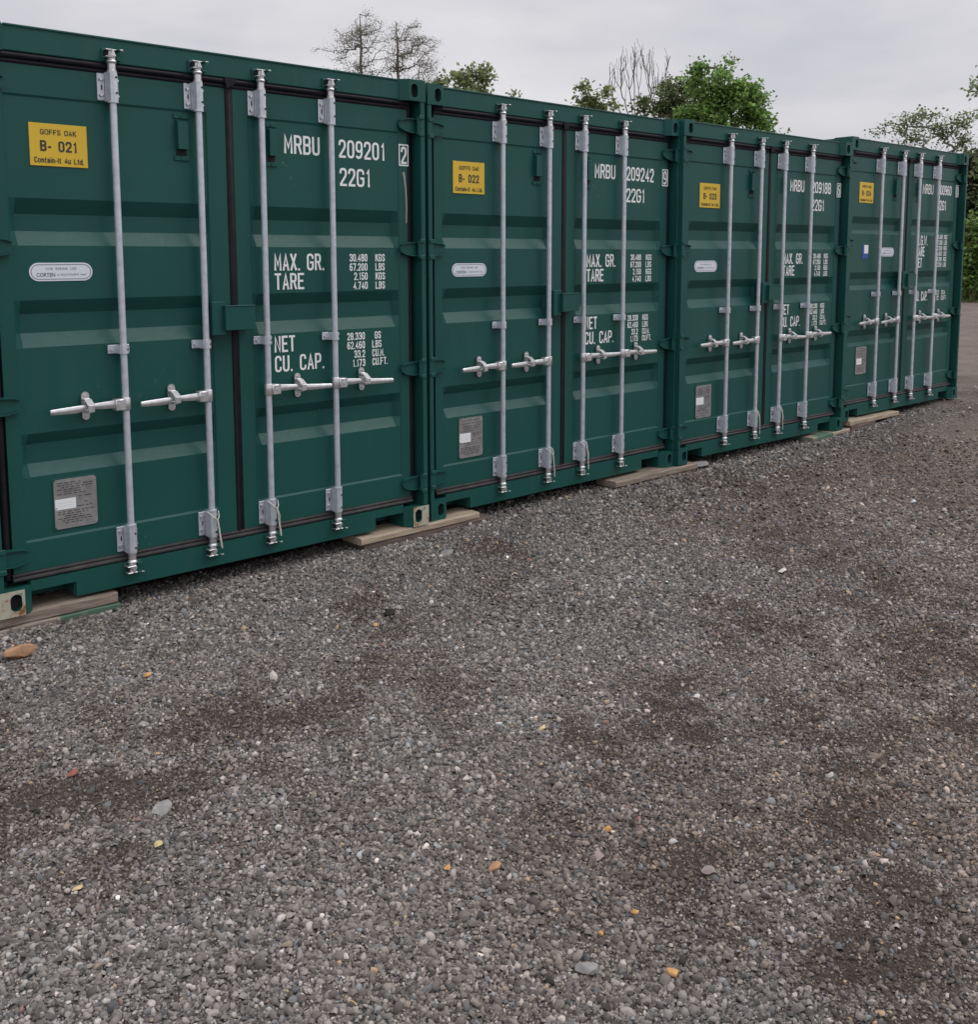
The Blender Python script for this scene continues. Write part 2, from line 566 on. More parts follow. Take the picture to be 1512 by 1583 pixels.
def casting_mesh(mx, mz, my, worn=False):
    mb = MB()
    hx, hz, hw, hh = 0.078, 0.062, 0.0255, 0.0395
    fx, fz = 0.116, 0.118
    n = 24
    loop = []
    for k in range(n):
        th = 2 * math.pi * k / n
        cx_, cz_ = math.cos(th), math.sin(th)
        zz = hz + (hh - hw) * (1 if cz_ > 0 else -1) + hw * cz_
        loop.append((hx + hw * cx_, zz))
    vs, fs, mi = [], [], []
    front = 2 if worn else 0
    rect = []
    for (x, z) in loop:
        dx, dz = x - hx, z - hz
        s = min(((fx - hx) / dx) if dx > 1e-6 else ((-hx) / dx if dx < -1e-6 else 9), ((fz - hz) / dz) if dz > 1e-6 else ((-hz) / dz if dz < -1e-6 else 9))
        rect.append((hx + dx * s, hz + dz * s))
    # snap the nearest samples to the four corners
    for c in ((0, 0), (fx, 0), (fx, fz), (0, fz)):
        j = min(range(n), key=lambda i: (rect[i][0] - c[0]) ** 2 + (rect[i][1] - c[1]) ** 2)
        rect[j] = c
    mb.add([(x, 0, z) for x, z in rect] + [(x, 0.0, z) for x, z in loop],
           [(k, (k + 1) % n, n + (k + 1) % n, n + k) for k in range(n)], front)
    rim = [(hx + (x - hx) * 1.17, hz + (z - hz) * 1.12) for x, z in loop]
    mb.add([(x, -0.0008, z) for x, z in loop] + [(x, -0.0008, z) for x, z in rim],
           [(k, (k + 1) % n, n + (k + 1) % n, n + k) for k in range(n)], front if worn else 3)
    mb.add([(x, 0, z) for x, z in loop] + [(x, 0.03, z) for x, z in loop],
           [(k, (k + 1) % n, n + (k + 1) % n, n + k) for k in range(n)], 0)
    mb.add([(x, 0.03, z) for x, z in loop], [tuple(range(n))], 1)  # hole bottom in near-black, shade put into the colour
    foot = [(0, 0), (fx, 0), (0.158, 0.042), (0.162, 0.178), (0, 0.178)]
    m5 = len(foot)
    pv = [(x, y, 0) for x, y in foot] + [(x, y, fz) for x, y in foot]
    pf = [(k, (k + 1) % m5, m5 + (k + 1) % m5, m5 + k) for k in range(1, m5)] + [tuple(range(m5)), tuple(range(m5, 2 * m5))]
    mb.add(pv, pf, 0)
    mb.v = [(W - x if mx else x, D - y if my else y, H - z if mz else z) for x, y, z in mb.v]
    me = mb.mesh('corner_casting', [M['paint'], M['dark'], M['worn'], M['rim']], smooth=False)
    return me


def corrugated(axis_len, pitch=0.278, depth=0.036):
    pts = []
    s = 0.0
    a, sl, bq = 0.072, 0.068, 0.070
    while s < axis_len:
        pts += [(s, 0), (s + a, 0), (s + a + sl, depth), (s + a + sl + bq, depth)]
        s += a + 2 * sl + bq
    pts = [(min(p, axis_len), q) for p, q in pts] + [(axis_len, 0)]
    res = [pts[0]]
    for p in pts[1:]:
        if p[0] > res[-1][0] + 1e-6:
            res.append(p)
    return res


def side_wall_mesh(right):
    mb = MB()
    pr = corrugated(D - 0.34)
    vs, fs = [], []
    for s, q in pr:
        x = 0.012 + q
        x = W - x if right else x
        vs += [(x, 0.17 + s, 0.16), (x, 0.17 + s, 2.50)]
    for i in range(len(pr) - 1):
        fs.append((2 * i, 2 * i + 1, 2 * i + 3, 2 * i + 2))
    mb.add(vs, fs)
    return mb.mesh('side_wall', [M['paint_side']], smooth=False)


def roof_mesh():
    mb = MB()
    pr = corrugated(D - 0.36)
    vs, fs = [], []
    for s, q in pr:
        vs += [(0.06, 0.18 + s, 2.572 - q * 0.5), (W - 0.06, 0.18 + s, 2.572 - q * 0.5)]
    for i in range(len(pr) - 1):
        fs.append((2 * i, 2 * i + 1, 2 * i + 3, 2 * i + 2))
    mb.add(vs, fs)
    return mb.mesh('roof', [M['paint_side']], smooth=False)


def rear_mesh():
    mb = MB()
    pr = corrugated(W - 0.18)
    vs, fs = [], []
    for s, q in pr:
        vs += [(0.09 + s, D - 0.012 - q, 0.16), (0.09 + s, D - 0.012 - q, 2.50)]
    for i in range(len(pr) - 1):
        fs.append((2 * i, 2 * i + 1, 2 * i + 3, 2 * i + 2))
    mb.add(vs, fs)
    mb.box(0.165, W - 0.165, D - 0.07, D - 0.004, 2.50, 2.586, 0.004)
    mb.box(0.165, W - 0.165, D - 0.07, D - 0.004, 0.02, 0.16, 0.004)
    return mb.mesh('rear_wall', [M['paint_side']], smooth=False)


def header_mesh():
    mb = MB()
    mb.box(0.155, W - 0.155, YS, 0.16, 2.476, 2.5875, 0.004)
    mb.box(0.165, W - 0.165, YS - 0.006, YS + 0.05, 2.580, 2.5895, 0.002)      # drip lip
    for x0 in (0.100, W - 0.155):
        mb.box(x0, x0 + 0.055, YS + 0.012, 0.15, 2.44, 2.5865, 0.003)
    return mb.mesh('door_header', [M['paint']], smooth=False)


def sill_mesh():
    mb = MB()
    n0, n1 = 0.172, 0.36
    poly = [(0.158, 0.136), (0.158, 0.088), (n1, 0.088), (n1, 0.018), (W - n1, 0.018), (W - n1, 0.088), (W - 0.158, 0.088), (W - 0.158, 0.136)]
    mb.prism(poly, YS, YS + 0.012)
    mb.box(0.155, W - 0.155, YS + 0.012, 0.20, 0.092, 0.137, 0.003)
    mb.box(n1, W - n1, YS + 0.013, 0.19, 0.016, 0.026, 0.002)
    for x in (n1, W - n1):
        mb.box(x - 0.006, x + 0.006, YS + 0.013, 0.19, 0.02, 0.09, 0.001)
    mb.box(0.165, W - 0.165, 0.20, 0.212, 0.02, 0.15)
    return mb.mesh('door_sill', [M['paint']], smooth=False)


def floor_mesh():
    mb = MB()
    mb.box(0.05, W - 0.05, 0.25, D - 0.1, 0.13, 0.16)
    for k in range(14):
        y = 0.45 + k * 0.39
        mb.box(0.05, W - 0.05, y, y + 0.045, 0.02, 0.129)
    return mb.mesh('floor', [M['dark']], smooth=False)


def rails_mesh(right, top):
    mb = MB()
    x0, x1 = (W - 0.062, W - 0.004) if right else (0.004, 0.062)
    if top:
        mb.box(x0, x1, 0.18, D - 0.18, 2.50, 2.584, 0.004)
    else:
        mb.box(x0, x1, 0.18, D - 0.18, 0.03, 0.16, 0.004)
    return mb.mesh('side_rail', [M['paint_side']], smooth=False)


def post_mesh(right):
    mb = MB()
    for (x0, x1, y0, y1) in ((0.002, 0.033, 0.004, 0.17), (0.033, 0.075, 0.105, 0.17)):
        mb.box(W - x1 if right else x0, W - x0 if right else x1, y0, y1, 0.118, 2.473, 0.003)
    return mb.mesh('corner_post', [M['paint']], smooth=False)


RIB_A = [(1.854, 1.785, 1.709, 1.645), (1.403, 1.341, 1.255, 1.191), (0.8035, 0.751, 0.662, 0.606)]
RIB_B = [(1.889, 1.826, 1.766, 1.731), (1.372, 1.309, 1.250, 1.208), (0.833, 0.772, 0.714, 0.681)]


def door_mesh(right, style):
    ribs = RIB_A if style == 'a' else RIB_B
    if not right:
        xl, p0, p1, xr = 0.092, 0.157, 1.096, 1.203
    else:
        xl, p0, p1, xr = 1.246, 1.335, 2.280, 2.346
    zb, zt, l0, l1 = 0.176, 2.434, 0.318, 2.291
    r0, r1 = p0 + 0.002, p1 - 0.002
    xs = [(xl, 0, 0), (p0 - 0.008, 0, 0), (p0, 1, 0), (r0 + 0.028, 1, 1), (r1 - 0.028, 1, 1), (p1, 1, 0), (p1 + 0.008, 0, 0), (xr, 0, 0)]
    zs = [(zb, 0, 0), (l0 - 0.010, 0, 0), (l0, 1, 0)]
    for a, b_, c, d in sorted(ribs):
        zs += [(d, 1, 0), (c, 1, 1), (b_, 1, 1), (a, 1, 0)]
    zs += [(l1, 1, 0), (l1 + 0.010, 0, 0), (zt, 0, 0)]
    rd = 0.036 if style == 'a' else 0.030
    mb = MB()
    nx, nz = len(xs), len(zs)
    vs = [(x, YD + 0.006 * fx * fz + rd * gx * gz, z) for (z, fz, gz) in zs for (x, fx, gx) in xs]
    fs = [(j * nx + i, j * nx + i + 1, (j + 1) * nx + i + 1, (j + 1) * nx + i) for j in range(nz - 1) for i in range(nx - 1)]
    mb.add(vs, fs)
    # edges of the leaf
    e = 0.055
    rim = [(xl, zb), (xr, zb), (xr, zt), (xl, zt)]
    mb.add([(x, YD, z) for x, z in rim] + [(x, YD + e, z) for x, z in rim], [(k, (k + 1) % 4, 4 + (k + 1) % 4, 4 + k) for k in range(4)])
    mb.add([(x, YD + e, z) for x, z in rim], [(0, 1, 2, 3)])
    me = mb.mesh('door', [M['paint_clean']], smooth=True, angle=12)
    return me


def gasket_mesh(right):
    mb = MB()
    x0, x1 = (0.085, 1.203) if not right else (1.203, 2.352)

    def half_round(pa, pb, rw, rd, cz_axis, mi):
        # flattened rubber tube, axis x or z
        n = 10
        vs = []
        for p in (pa, pb):
            for k in range(n):
                th = 2 * math.pi * k / n
                u, v = rw * math.cos(th), rd * math.sin(th)
                vs.append((p[0], p[1] + v, p[2] + u) if cz_axis else (p[0] + u, p[1] + v, p[2]))
        mb.add(vs, [(k, (k + 1) % n, n + (k + 1) % n, n + k) for k in range(n)] + [tuple(range(n)), tuple(range(n, 2 * n))], mi)
    half_round((x0, 0.064, 2.4615), (x1, 0.064, 2.4615), 0.0155, 0.022, True, 0)
    half_round((x0, 0.070, 2.438), (x1, 0.070, 2.438), 0.0135, 0.017, True, 0)
    mb.box(x0, x1, 0.074, 0.084, 2.425, 2.476, 0, 0)
    half_round((x0, 0.066, 0.166), (x1, 0.066, 0.166), 0.010, 0.014, True, 1)
    half_round((x0, 0.060, 0.148), (x1, 0.060, 0.148), 0.012, 0.018, True, 1)
    if right:
        mb.box(1.2035, 1.2455, 0.058, 0.075, 0.15, 2.45, 0.003, 0)
        half_round((1.2150, 0.058, 0.15), (1.2150, 0.058, 2.448), 0.009, 0.005, False, 0)
        mb.prism([(1.196, 2.476), (1.262, 2.476), (1.25, 2.448), (1.206, 2.425)], 0.036, 0.046, 0)
        half_round((2.366, 0.080, 0.15), (2.366, 0.080, 2.46), 0.019, 0.016, False, 0)
        mb.box(2.386, 2.4045, 0.098, 0.1045, 0.14, 2.46, 0, 0)
    else:
        half_round((W - 2.366, 0.080, 0.15), (W - 2.366, 0.080, 2.46), 0.019, 0.016, False, 0)
        mb.box(W - 2.4045, W - 2.386, 0.098, 0.1045, 0.14, 2.46, 0, 0)
    return mb.mesh('door_gasket', [M['rubber'], M['rubber_dusty_lit']], smooth=True, angle=50)


def hinge_mesh(right, z, sc):
    mb = MB()
    x0, x1 = 2.280, 2.402
    top = [(x0 + 0.004, z + 0.020), (x0 + 0.03, z + 0.030), (x0 + 0.075, z + 0.034), (x1, z + 0.034)]
    bot = [(x1, z - 0.034), (x0 + 0.075, z - 0.034), (x0 + 0.03, z - 0.026), (x0 + 0.004, z - 0.014)]
    mb.prism(top + bot + [(x0 - 0.002, z + 0.003)], 0.044, 0.0585)
    for line in (top, bot):
        for a, b_ in zip(line[:-1], line[1:]):
            s = 0.004 if line is top else -0.004
            mb.prism([(a[0], a[1] + s * 0.2), (b_[0], b_[1] + s * 0.2), (b_[0], b_[1] + s * 1.6), (a[0], a[1] + s * 1.6)], 0.030, 0.056)
    mb.cyl((2.402, 0.020, z - 0.050), (2.402, 0.020, z + 0.050), 0.0125, n=12)
    mb.box(2.392, 2.430, -0.002, 0.004, z - 0.058, z - 0.036, 0.002)
    mb.box(2.392, 2.430, -0.002, 0.004, z + 0.036, z + 0.058, 0.002)
    if not right:
        mb.v = [(W - x, y, zz) for x, y, zz in mb.v]
    return mb.mesh('hinge', [M['paint']], smooth=True, angle=28)


def rod_mesh(x):
    mb = MB()
    mb.lathe(x, RY, [(RRAD, 0.24), (RRAD, 2.38)], n=20)
    return mb.mesh('lock_rod', [M['galv']], smooth=True)


def flip(mb, top):
    if not top:
        mb.v = [(x, y, 2.6145 - z) for x, y, z in mb.v]


def bracket_mesh(x, top):
    mb = MB()
    z0, z1 = 2.305, 2.428
    mb.box(x - 0.058, x + 0.041, 0.050, 0.0585, z0, z1, 0.003)
    mb.box(x - 0.0335, x - 0.0285, 0.044, 0.0498, z0 + 0.004, z1 - 0.004, 0.0015, 2)      # pressed rib of the flange
    mb.box(x - 0.041, x - 0.036, 0.0485, 0.0498, z0 + 0.048, z0 + 0.070, 0.0, 1)          # slot, its shade painted as a near-black block
    # pressed housing round the rod
    prof = [(-0.026, 0.050), (-0.025, 0.022), (-0.016, 0.002), (0.000, -0.003), (0.016, 0.002), (0.025, 0.022), (0.027, 0.050)]
    n = len(prof)
    vs = [(x + p, q, z0 - 0.004) for p, q in prof] + [(x + p, q, z1 + 0.003) for p, q in prof]
    mb.add(vs, [(k, (k + 1) % n, n + (k + 1) % n, n + k) for k in range(n)] + [tuple(range(n)), tuple(range(n, 2 * n))])
    for zz in (z0 + 0.025, z1 - 0.028):
        mb.cyl((x - 0.044, 0.050, zz), (x - 0.044, 0.039, zz), 0.0095, 0.007, n=8, mi=2)
        mb.cyl((x + 0.035, 0.050, zz), (x + 0.035, 0.042, zz), 0.006, n=8, mi=2)
        mb.cyl((x + 0.011, 0.004, zz + 0.008), (x + 0.011, -0.0035, zz + 0.008), 0.0048, n=8, mi=1)  # holes drawn as near-black studs, their shade is painted
    mb.lathe(x, RY, [(0.019, z0 - 0.012), (0.0245, z0 - 0.011), (0.0245, z0 - 0.003), (0.02, z0 - 0.002)], n=18)
    flip(mb, top)
    return mb.mesh('rod_bracket', [M['galv'], M['dark'], M['zinc']], smooth=True, angle=30)


def cam_mesh(x, top):
    mb = MB()
    mb.lathe(x, RY, [(0.0225, 2.430), (0.0225, 2.438), (0.0185, 2.442), (0.0178, 2.468), (0.0215, 2.472), (0.0235, 2.478), (0.0215, 2.484), (0.017, 2.488), (0.016, 2.53)], n=18)
    mb.box(x - 0.032, x + 0.016, -0.002, 0.034, 2.526, 2.531, 0.0015)
    mb.box(x - 0.032, x + 0.010, -0.002, 0.034, 2.495, 2.500, 0.0015)
    mb.prism([(x - 0.012, 2.501), (x + 0.014, 2.501), (x + 0.004, 2.526), (x - 0.004, 2.526)], -0.003, 0.012)
    mb.box(x - 0.028, x - 0.010, 0.018, 0.032, 2.5005, 2.5255, 0.003, 1)  # near-black block painted for the shaded gap between the plates
    flip(mb, top)
    return mb.mesh('locking_cam', [M['zinc'], M['dark']], smooth=True, angle=30)


def keeper_mesh(x, top):
    mb = MB()
    mb.box(x - 0.038, x + 0.050, 0.037, YS - 0.0015, 2.481, 2.538, 0.002)
    mb.box(x + 0.020, x + 0.046, 0.004, 0.0355, 2.528, 2.5345, 0.002)
    mb.box(x + 0.018, x + 0.042, 0.006, 0.0355, 2.484, 2.490, 0.002)
    mb.cyl((x + 0.040, 0.006, 2.531), (x + 0.047, -0.002, 2.531), 0.0045, n=8, mi=1)
    flip(mb, top)
    return mb.mesh('cam_keeper', [M['paint'], M['zinc']], smooth=True, angle=30)


def guide_mesh(x):
    mb = MB()
    z0, z1 = 1.142, 1.184
    mb.box(x - 0.062, x + 0.042, 0.050, 0.0585, z0, z1, 0.003)
    prof = [(-0.024, 0.052), (-0.022, 0.012), (-0.012, -0.001), (0.010, -0.001), (0.022, 0.012), (0.026, 0.052)]
    n = len(prof)
    mb.add([(x + p, q, z0) for p, q in prof] + [(x + p, q, z1) for p, q in prof], [(k, (k + 1) % n, n + (k + 1) % n, n + k) for k in range(n)] + [tuple(range(n)), tuple(range(n, 2 * n))])
    mb.cyl((x - 0.045, 0.050, 1.163), (x - 0.045, 0.040, 1.163), 0.0085, 0.007, n=8)
    mb.cyl((x + 0.012, 0.006, 1.163), (x + 0.012, -0.002, 1.163), 0.004, n=8, mi=1)  # hole drawn as a near-black stud, shade in its colour
    return mb.mesh('rod_guide', [M['galv'], M['dark']], smooth=True, angle=30)


def handle_mesh(x, s, k=0):
    mb = MB()
    ln = 0.352 if s < 0 else 0.385
    z = 0.905
    dz = (0.0, -0.004, 0.002, 0.0)[k]
    # collar on the rod and forked hub
    mb.lathe(x, RY, [(0.0205, z - 0.03), (0.0225, z - 0.027), (0.0225, z + 0.027), (0.0205, z + 0.03)], n=16)
    mb.box(x + s * 0.008, x + s * 0.060, -0.010, 0.040, z - 0.028, z + 0.027, 0.005)
    mb.cyl((x + s * 0.040, -0.014, z), (x + s * 0.040, -0.008, z), 0.010, n=12)
    # forged arm
    stn = [(0.055, 0.020, 0.003, 0.012), (0.10, 0.018, 0.002, 0.014), (0.15, 0.0145, 0.001, 0.018), (0.19, 0.013, -0.002, 0.020),
           (0.225, 0.0175, -0.006, 0.018), (0.25, 0.0175, -0.007, 0.016), (0.30, 0.0155, -0.008, 0.014), (ln - 0.004, 0.013, -0.009, 0.012), (ln, 0.011, -0.009, 0.012)]
    rings, n = [], 8
    for (q, hh, oz, yy) in stn:
        for j in range(n):
            th = 2 * math.pi * (j + 0.5) / n
            rings.append((x + s * q, yy + 0.0085 * math.sin(th), z + oz + dz + hh * math.cos(th)))
    mb.add(rings, [(i * n + j, i * n + (j + 1) % n, (i + 1) * n + (j + 1) % n, (i + 1) * n + j) for i in range(len(stn) - 1) for j in range(n)]
           + [tuple(range(n)), tuple(range((len(stn) - 1) * n, len(stn) * n))])
    return mb.mesh('lock_handle', [M['zinc']], smooth=True, angle=40)


def catch_mesh(x, s):
    mb = MB()
    cx_ = x + s * (0.178 if s < 0 else 0.194)
    z = 0.909
    poly = []
    for k in range(16):
        th = 2 * math.pi * k / 16
        poly.append((cx_ + 0.0185 * math.cos(th), z + (0.047 if math.sin(th) >= 0 else -0.047) + 0.0185 * math.sin(th)))
    mb.prism(poly, 0.049, 0.0585)
    mb.cyl((cx_, 0.049, z + 0.048), (cx_, 0.041, z + 0.048), 0.008, 0.007, n=8)
    mb.cyl((cx_, 0.049, z - 0.048), (cx_, 0.041, z - 0.048), 0.008, 0.007, n=8)
    # hinged hasp folded down over the arm
    mb.box(cx_ - 0.016, cx_ + 0.016, 0.026, 0.0485, z + 0.016, z + 0.036, 0.004)
    mb.add([(cx_ - 0.016, 0.03, z + 0.034), (cx_ + 0.016, 0.03, z + 0.034), (cx_ + 0.020, -0.006, z + 0.008), (cx_ - 0.012, -0.006, z + 0.008),
            (cx_ - 0.016, 0.022, z + 0.034), (cx_ + 0.016, 0.022, z + 0.034), (cx_ + 0.020, -0.013, z + 0.008), (cx_ - 0.012, -0.013, z + 0.008)],
           [(0, 1, 2, 3), (4, 5, 6, 7), (0, 1, 5, 4), (1, 2, 6, 5), (2, 3, 7, 6), (3, 0, 4, 7)])
    mb.box(cx_ - 0.010, cx_ + 0.019, -0.014, -0.005, z - 0.026, z + 0.009, 0.003)
    mb.box(cx_ - 0.009, cx_ + 0.009, -0.006, 0.0485, z - 0.030, z - 0.022, 0.002)
    return mb.mesh('handle_catch', [M['zinc']], smooth=True, angle=30)


def vent_mesh(x0, x1):
    mb = MB()
    y = YD + 0.006
    z0, z1 = 2.058, 2.280
    mb.box(x0, x1, y - 0.008, y, z0, z0 + 0.022, 0.002)
    mb.box(x0, x1, y - 0.008, y, z1 - 0.022, z1, 0.002)
    cx_ = (x0 + x1) / 2
    # hooded cover open underneath
    mb.add([(x0 + 0.012, y, z1 - 0.026), (x1 - 0.012, y, z1 - 0.026), (x1 - 0.012, y - 0.030, z1 - 0.040), (x0 + 0.012, y - 0.030, z1 - 0.040),
            (x0 + 0.012, y, 2.112), (x1 - 0.012, y, 2.112), (x1 - 0.012, y - 0.030, 2.112), (x0 + 0.012, y - 0.030, 2.112)],
           [(0, 1, 2, 3), (3, 2, 6, 7), (0, 3, 7, 4), (1, 5, 6, 2)])
    mb.box(x0 + 0.012, x1 - 0.012, y - 0.004, y + 0.001, 2.084, 2.112, mi=1)  # near-black strip paints the shade in the vent mouth
    for zz in (z0 + 0.011, z1 - 0.011):
        mb.cyl((cx_, y - 0.008, zz), (cx_, y - 0.012, zz), 0.006, n=8)
    return mb.mesh('vent_cover', [M['paint'], M['dark']], smooth=False)


def hasp_mesh():
    mb = MB()
    mb.box(1.070, 1.142, -0.004, 0.004, 1.205, 1.372, 0.002)
    mb.box(1.070, 1.078, 0.004, YD - 0.0015, 1.205, 1.372, 0.001)
    mb.box(1.078, 1.142, 0.0045, YD - 0.0015, 1.364, 1.3715, 0.001)
    return mb.mesh('lock_hasp', [M['paint']], smooth=False)


def lockbox_mesh():
    mb = MB()
    # five-sided box, open underneath for the padlock
    x0, x1, y0, y1, z0, z1 = 1.128, 1.293, -0.030, YD - 0.0015, 1.228, 1.346
    mb.box(x0, x1, y0, y0 + 0.008, z0, z1, 0.002)
    mb.box(x0 + 0.001, x0 + 0.008, y0 + 0.008, -0.006, z0, z1 - 0.001)
    mb.box(x1 - 0.008, x1 - 0.001, y0 + 0.008, y1, z0, z1 - 0.001)
    mb.box(x0 + 0.0085, x1 - 0.0085, y0 + 0.008, y1, z1 - 0.010, z1 - 0.002)
    mb.box(x0 - 0.002, x1 + 0.003, y0 - 0.003, 0.0, z1 + 0.0005, z1 + 0.006, 0.002)
    return mb.mesh('lock_box', [M['paint']], smooth=False)


def string_mesh(x, seed):
    mb = MB()
    rs = random.Random(seed)
    pts = [(x - 0.030, 0.012, 0.316), (x - 0.024, -0.006, 0.306), (x - 0.004, -0.014, 0.284), (x + 0.014, -0.014, 0.272), (x + 0.026, -0.004, 0.286), (x + 0.030, 0.010, 0.312)]
    mb.tube(pts, 0.003, 5)
    pts = [(x + 0.014, -0.0145, 0.272), (x + 0.022 + rs.uniform(-.004, .004), -0.016, 0.236), (x + 0.027, -0.012, 0.19), (x + 0.033 + rs.uniform(-.006, .004), -0.008, 0.145), (x + 0.040, -0.004, 0.118)]
    mb.tube(pts, 0.0032, 5)
    mb.tube([(x + 0.012, -0.0145, 0.272), (x + 0.016, -0.018, 0.23), (x + 0.024, -0.015, 0.17), (x + 0.034, -0.01, 0.122)], 0.0028, 5)
    return mb.mesh('tie_string', [M['string']], smooth=True, angle=60)


def sign_mesh(x0, x1, z0, z1, code):
    mb = MB()
    y = YD + 0.006
    mb.box(x0, x1, y - 0.0045, y - 0.0005, z0, z1, 0.0008, 0)
    cx_, w_, h_ = (x0 + x1) / 2, x1 - x0, z1 - z0
    yt = y - 0.0052
    for tx, zc, hh, wd, th in (('GOFFS OAK', 0.80, 0.125, 0.62, 0.16), ('B- ' + code, 0.475, 0.255, 0.64, 0.175), ('Contain-it 4u Ltd.', 0.14, 0.135, 0.86, 0.16)):
        letter(mb, tx, cx_ - wd * w_ / 2, z0 + h_ * (zc - hh / 2), h_ * hh, yt, wd * w_, 'L', 1, wr=0.66, gap=0.12, th=th)
    return mb.mesh('yellow_sign', [M['yellow'], M['ink']], smooth=False)


def oval_mesh(x0, x1, z0, z1):
    mb = MB()
    y = YD + 0.006
    r_ = (z1 - z0) / 2

    def stadium(r, inset):
        cx0, cx1, cz = x0 + r_, x1 - r_, (z0 + z1) / 2
        pts = []
        for k in range(13):
            th = -math.pi / 2 + math.pi * k / 12
            pts.append((cx1 + r * math.cos(th), cz + r * math.sin(th)))
        for k in range(13):
            th = math.pi / 2 + math.pi * k / 12
            pts.append((cx0 + r * math.cos(th), cz + r * math.sin(th)))
        return pts
    mb.prism(stadium(r_, 0), y - 0.003, y - 0.0005, 0)
    a, b_ = stadium(r_ - 0.007, 0), stadium(r_ - 0.010, 0)
    n = len(a)
    mb.add([(x, y - 0.0036, z) for x, z in a] + [(x, y - 0.0036, z) for x, z in b_], [(k, (k + 1) % n, n + (k + 1) % n, n + k) for k in range(n)], 1)
    cx_, cz, w_ = (x0 + x1) / 2, (z0 + z1) / 2, x1 - x0
    put_text(mb, 'FOR  REPAIR  USE', cx_, cz + 0.014, y - 0.0036, 0.016, w_ * 0.48, 0.0, 2)
    put_text(mb, 'CORTEN', cx_ - w_ * 0.245, cz - 0.013, y - 0.0036, 0.024, w_ * 0.29, 0.0006, 1)
    put_text(mb, 'or EQUIVALENT steel', cx_ + w_ * 0.16, cz - 0.013, y - 0.0036, 0.014, w_ * 0.46, 0.0, 2)
    return mb.mesh('repair_sticker', [M['sticker'], M['ink_soft'], M['ink_soft']], smooth=False)


def plate_mesh(x0, x1, z0, z1, lab, seed):
    mb = MB()
    y = YD + 0.006
    ch = 0.010
    mb.box(x0 - 0.006, x1 + 0.006, y - 0.003, y - 0.0003, z0 - 0.006, z1 + 0.006, 0.001, 3)
    mb.prism([(x0 + ch, z0), (x1 - ch, z0), (x1, z0 + ch), (x1, z1 - ch), (x1 - ch, z1), (x0 + ch, z1), (x0, z1 - ch), (x0, z0 + ch)], y - 0.006, y - 0.0031, 0)
    rs = random.Random(seed)
    z = z1 - 0.020
    lx0, lx1, lz0, lz1 = lab
    while z > z0 + 0.012:
        x = x0 + 0.014 + rs.choice((0, 0, 0.02, 0.03))
        end = x1 - 0.014 - rs.choice((0, 0.01, 0.03, 0.06))
        while x < end:
            l = rs.uniform(0.008, 0.034)
            if not (lx0 - 0.008 < x + l and x < lx1 + 0.006 and lz0 - 0.006 < z < lz1 + 0.006):
                mb.add([(x, y - 0.0064, z), (min(x + l, end), y - 0.0064, z), (min(x + l, end), y - 0.0064, z + 0.0042), (x, y - 0.0064, z + 0.0042)], [(0, 1, 2, 3)], 1)
            x += l + rs.uniform(0.004, 0.010)
        z -= rs.choice((0.0105, 0.0105, 0.0105, 0.018))
    mb.box(lx0, lx1, y - 0.0072, y - 0.0062, lz0, lz1, 0.0003, 2)
    for q in (0.02, 0.033):
        mb.add([(lx0 + 0.008, y - 0.0076, lz0 + q - .004), (lx1 - 0.016, y - 0.0076, lz0 + q - .004), (lx1 - 0.016, y - 0.0076, lz0 + q), (lx0 + 0.008, y - 0.0076, lz0 + q)], [(0, 1, 2, 3)], 4)
    for sx, sz in ((0.008, 0.012), (0.008, 0.10), (-0.008, 0.012), (-0.008, 0.16)):
        px_ = x0 + sx if sx > 0 else x1 + sx
        mb.cyl((px_, y - 0.006, z0 + sz), (px_, y - 0.0085, z0 + sz), 0.004, n=8, mi=0)
    return mb.mesh('data_plate', [M['plate'], M['etch'], M['white'], M['paint'], M['sticker']], smooth=False)


def blue_mesh():
    mb = MB()
    y = YD + 0.006
    mb.box(0.372, 0.485, y - 0.003, y - 0.0005, 1.500, 1.630, 0.0008, 0)
    mb.box(0.405, 0.481, y - 0.0042, y - 0.0032, 1.548, 1.626, 0.0004, 1)
    return mb.mesh('blue_sticker', [M['blue'], M['white']], smooth=False)


def sub(parent, name, key, fn, label=None):
    return obj(name, cached(key, fn), parent, label)


YT = YD + 0.006 - 0.0012         # lettering sits just proud of the panel


def lettering(parent, rows):
    for nm, items in rows:
        groups = {}
        for it in items:
            if it[0] == 'box':
                key = 'check'
            elif nm == 'check_digit':
                key = 'check'
            elif it[3] < 0.06:
                key = ('fig', it[5] == 'R')
            else:
                key = it[0]
            groups.setdefault(key, []).append(it)
        for key, its in groups.items():
            mb = MB()
            for it in its:
                if it[0] == 'box':
                    _, x0, x1, z0, z1 = it
                    e = 0.007
                    o_ = [(x0, z0), (x1, z0), (x1, z1), (x0, z1)]
                    i_ = [(x0 + e, z0 + e), (x1 - e, z0 + e), (x1 - e, z1 - e), (x0 + e, z1 - e)]
                    mb.add([(x, YT, z) for x, z in o_] + [(x, YT, z) for x, z in i_], [(k, (k + 1) % 4, 4 + (k + 1) % 4, 4 + k) for k in range(4)])
                else:
                    s, x, z, h, width, al = it
                    letter(mb, s, x, z, h, YT, width, al, th=0.145 if h < 0.06 else 0.132)
            # whatever runs over the flat door frame stays above it
            mb.v = [(x, (YD - 0.0012 if x > 2.27 else y), z) for x, y, z in mb.v]
            obj(nm, mb.mesh('lettering', [M['white']], smooth=False), parent)


def small_rows(vals, xr, ztop, dz, units, ux, ual='L', h=0.042):
    res = []
    for i, (v, u) in enumerate(zip(vals, units)):
        z = ztop - h - i * dz
        res.append((v, xr, z, h, None, 'R'))
        if u:
            res.append((u, ux, z, h, None, ual))
    return res


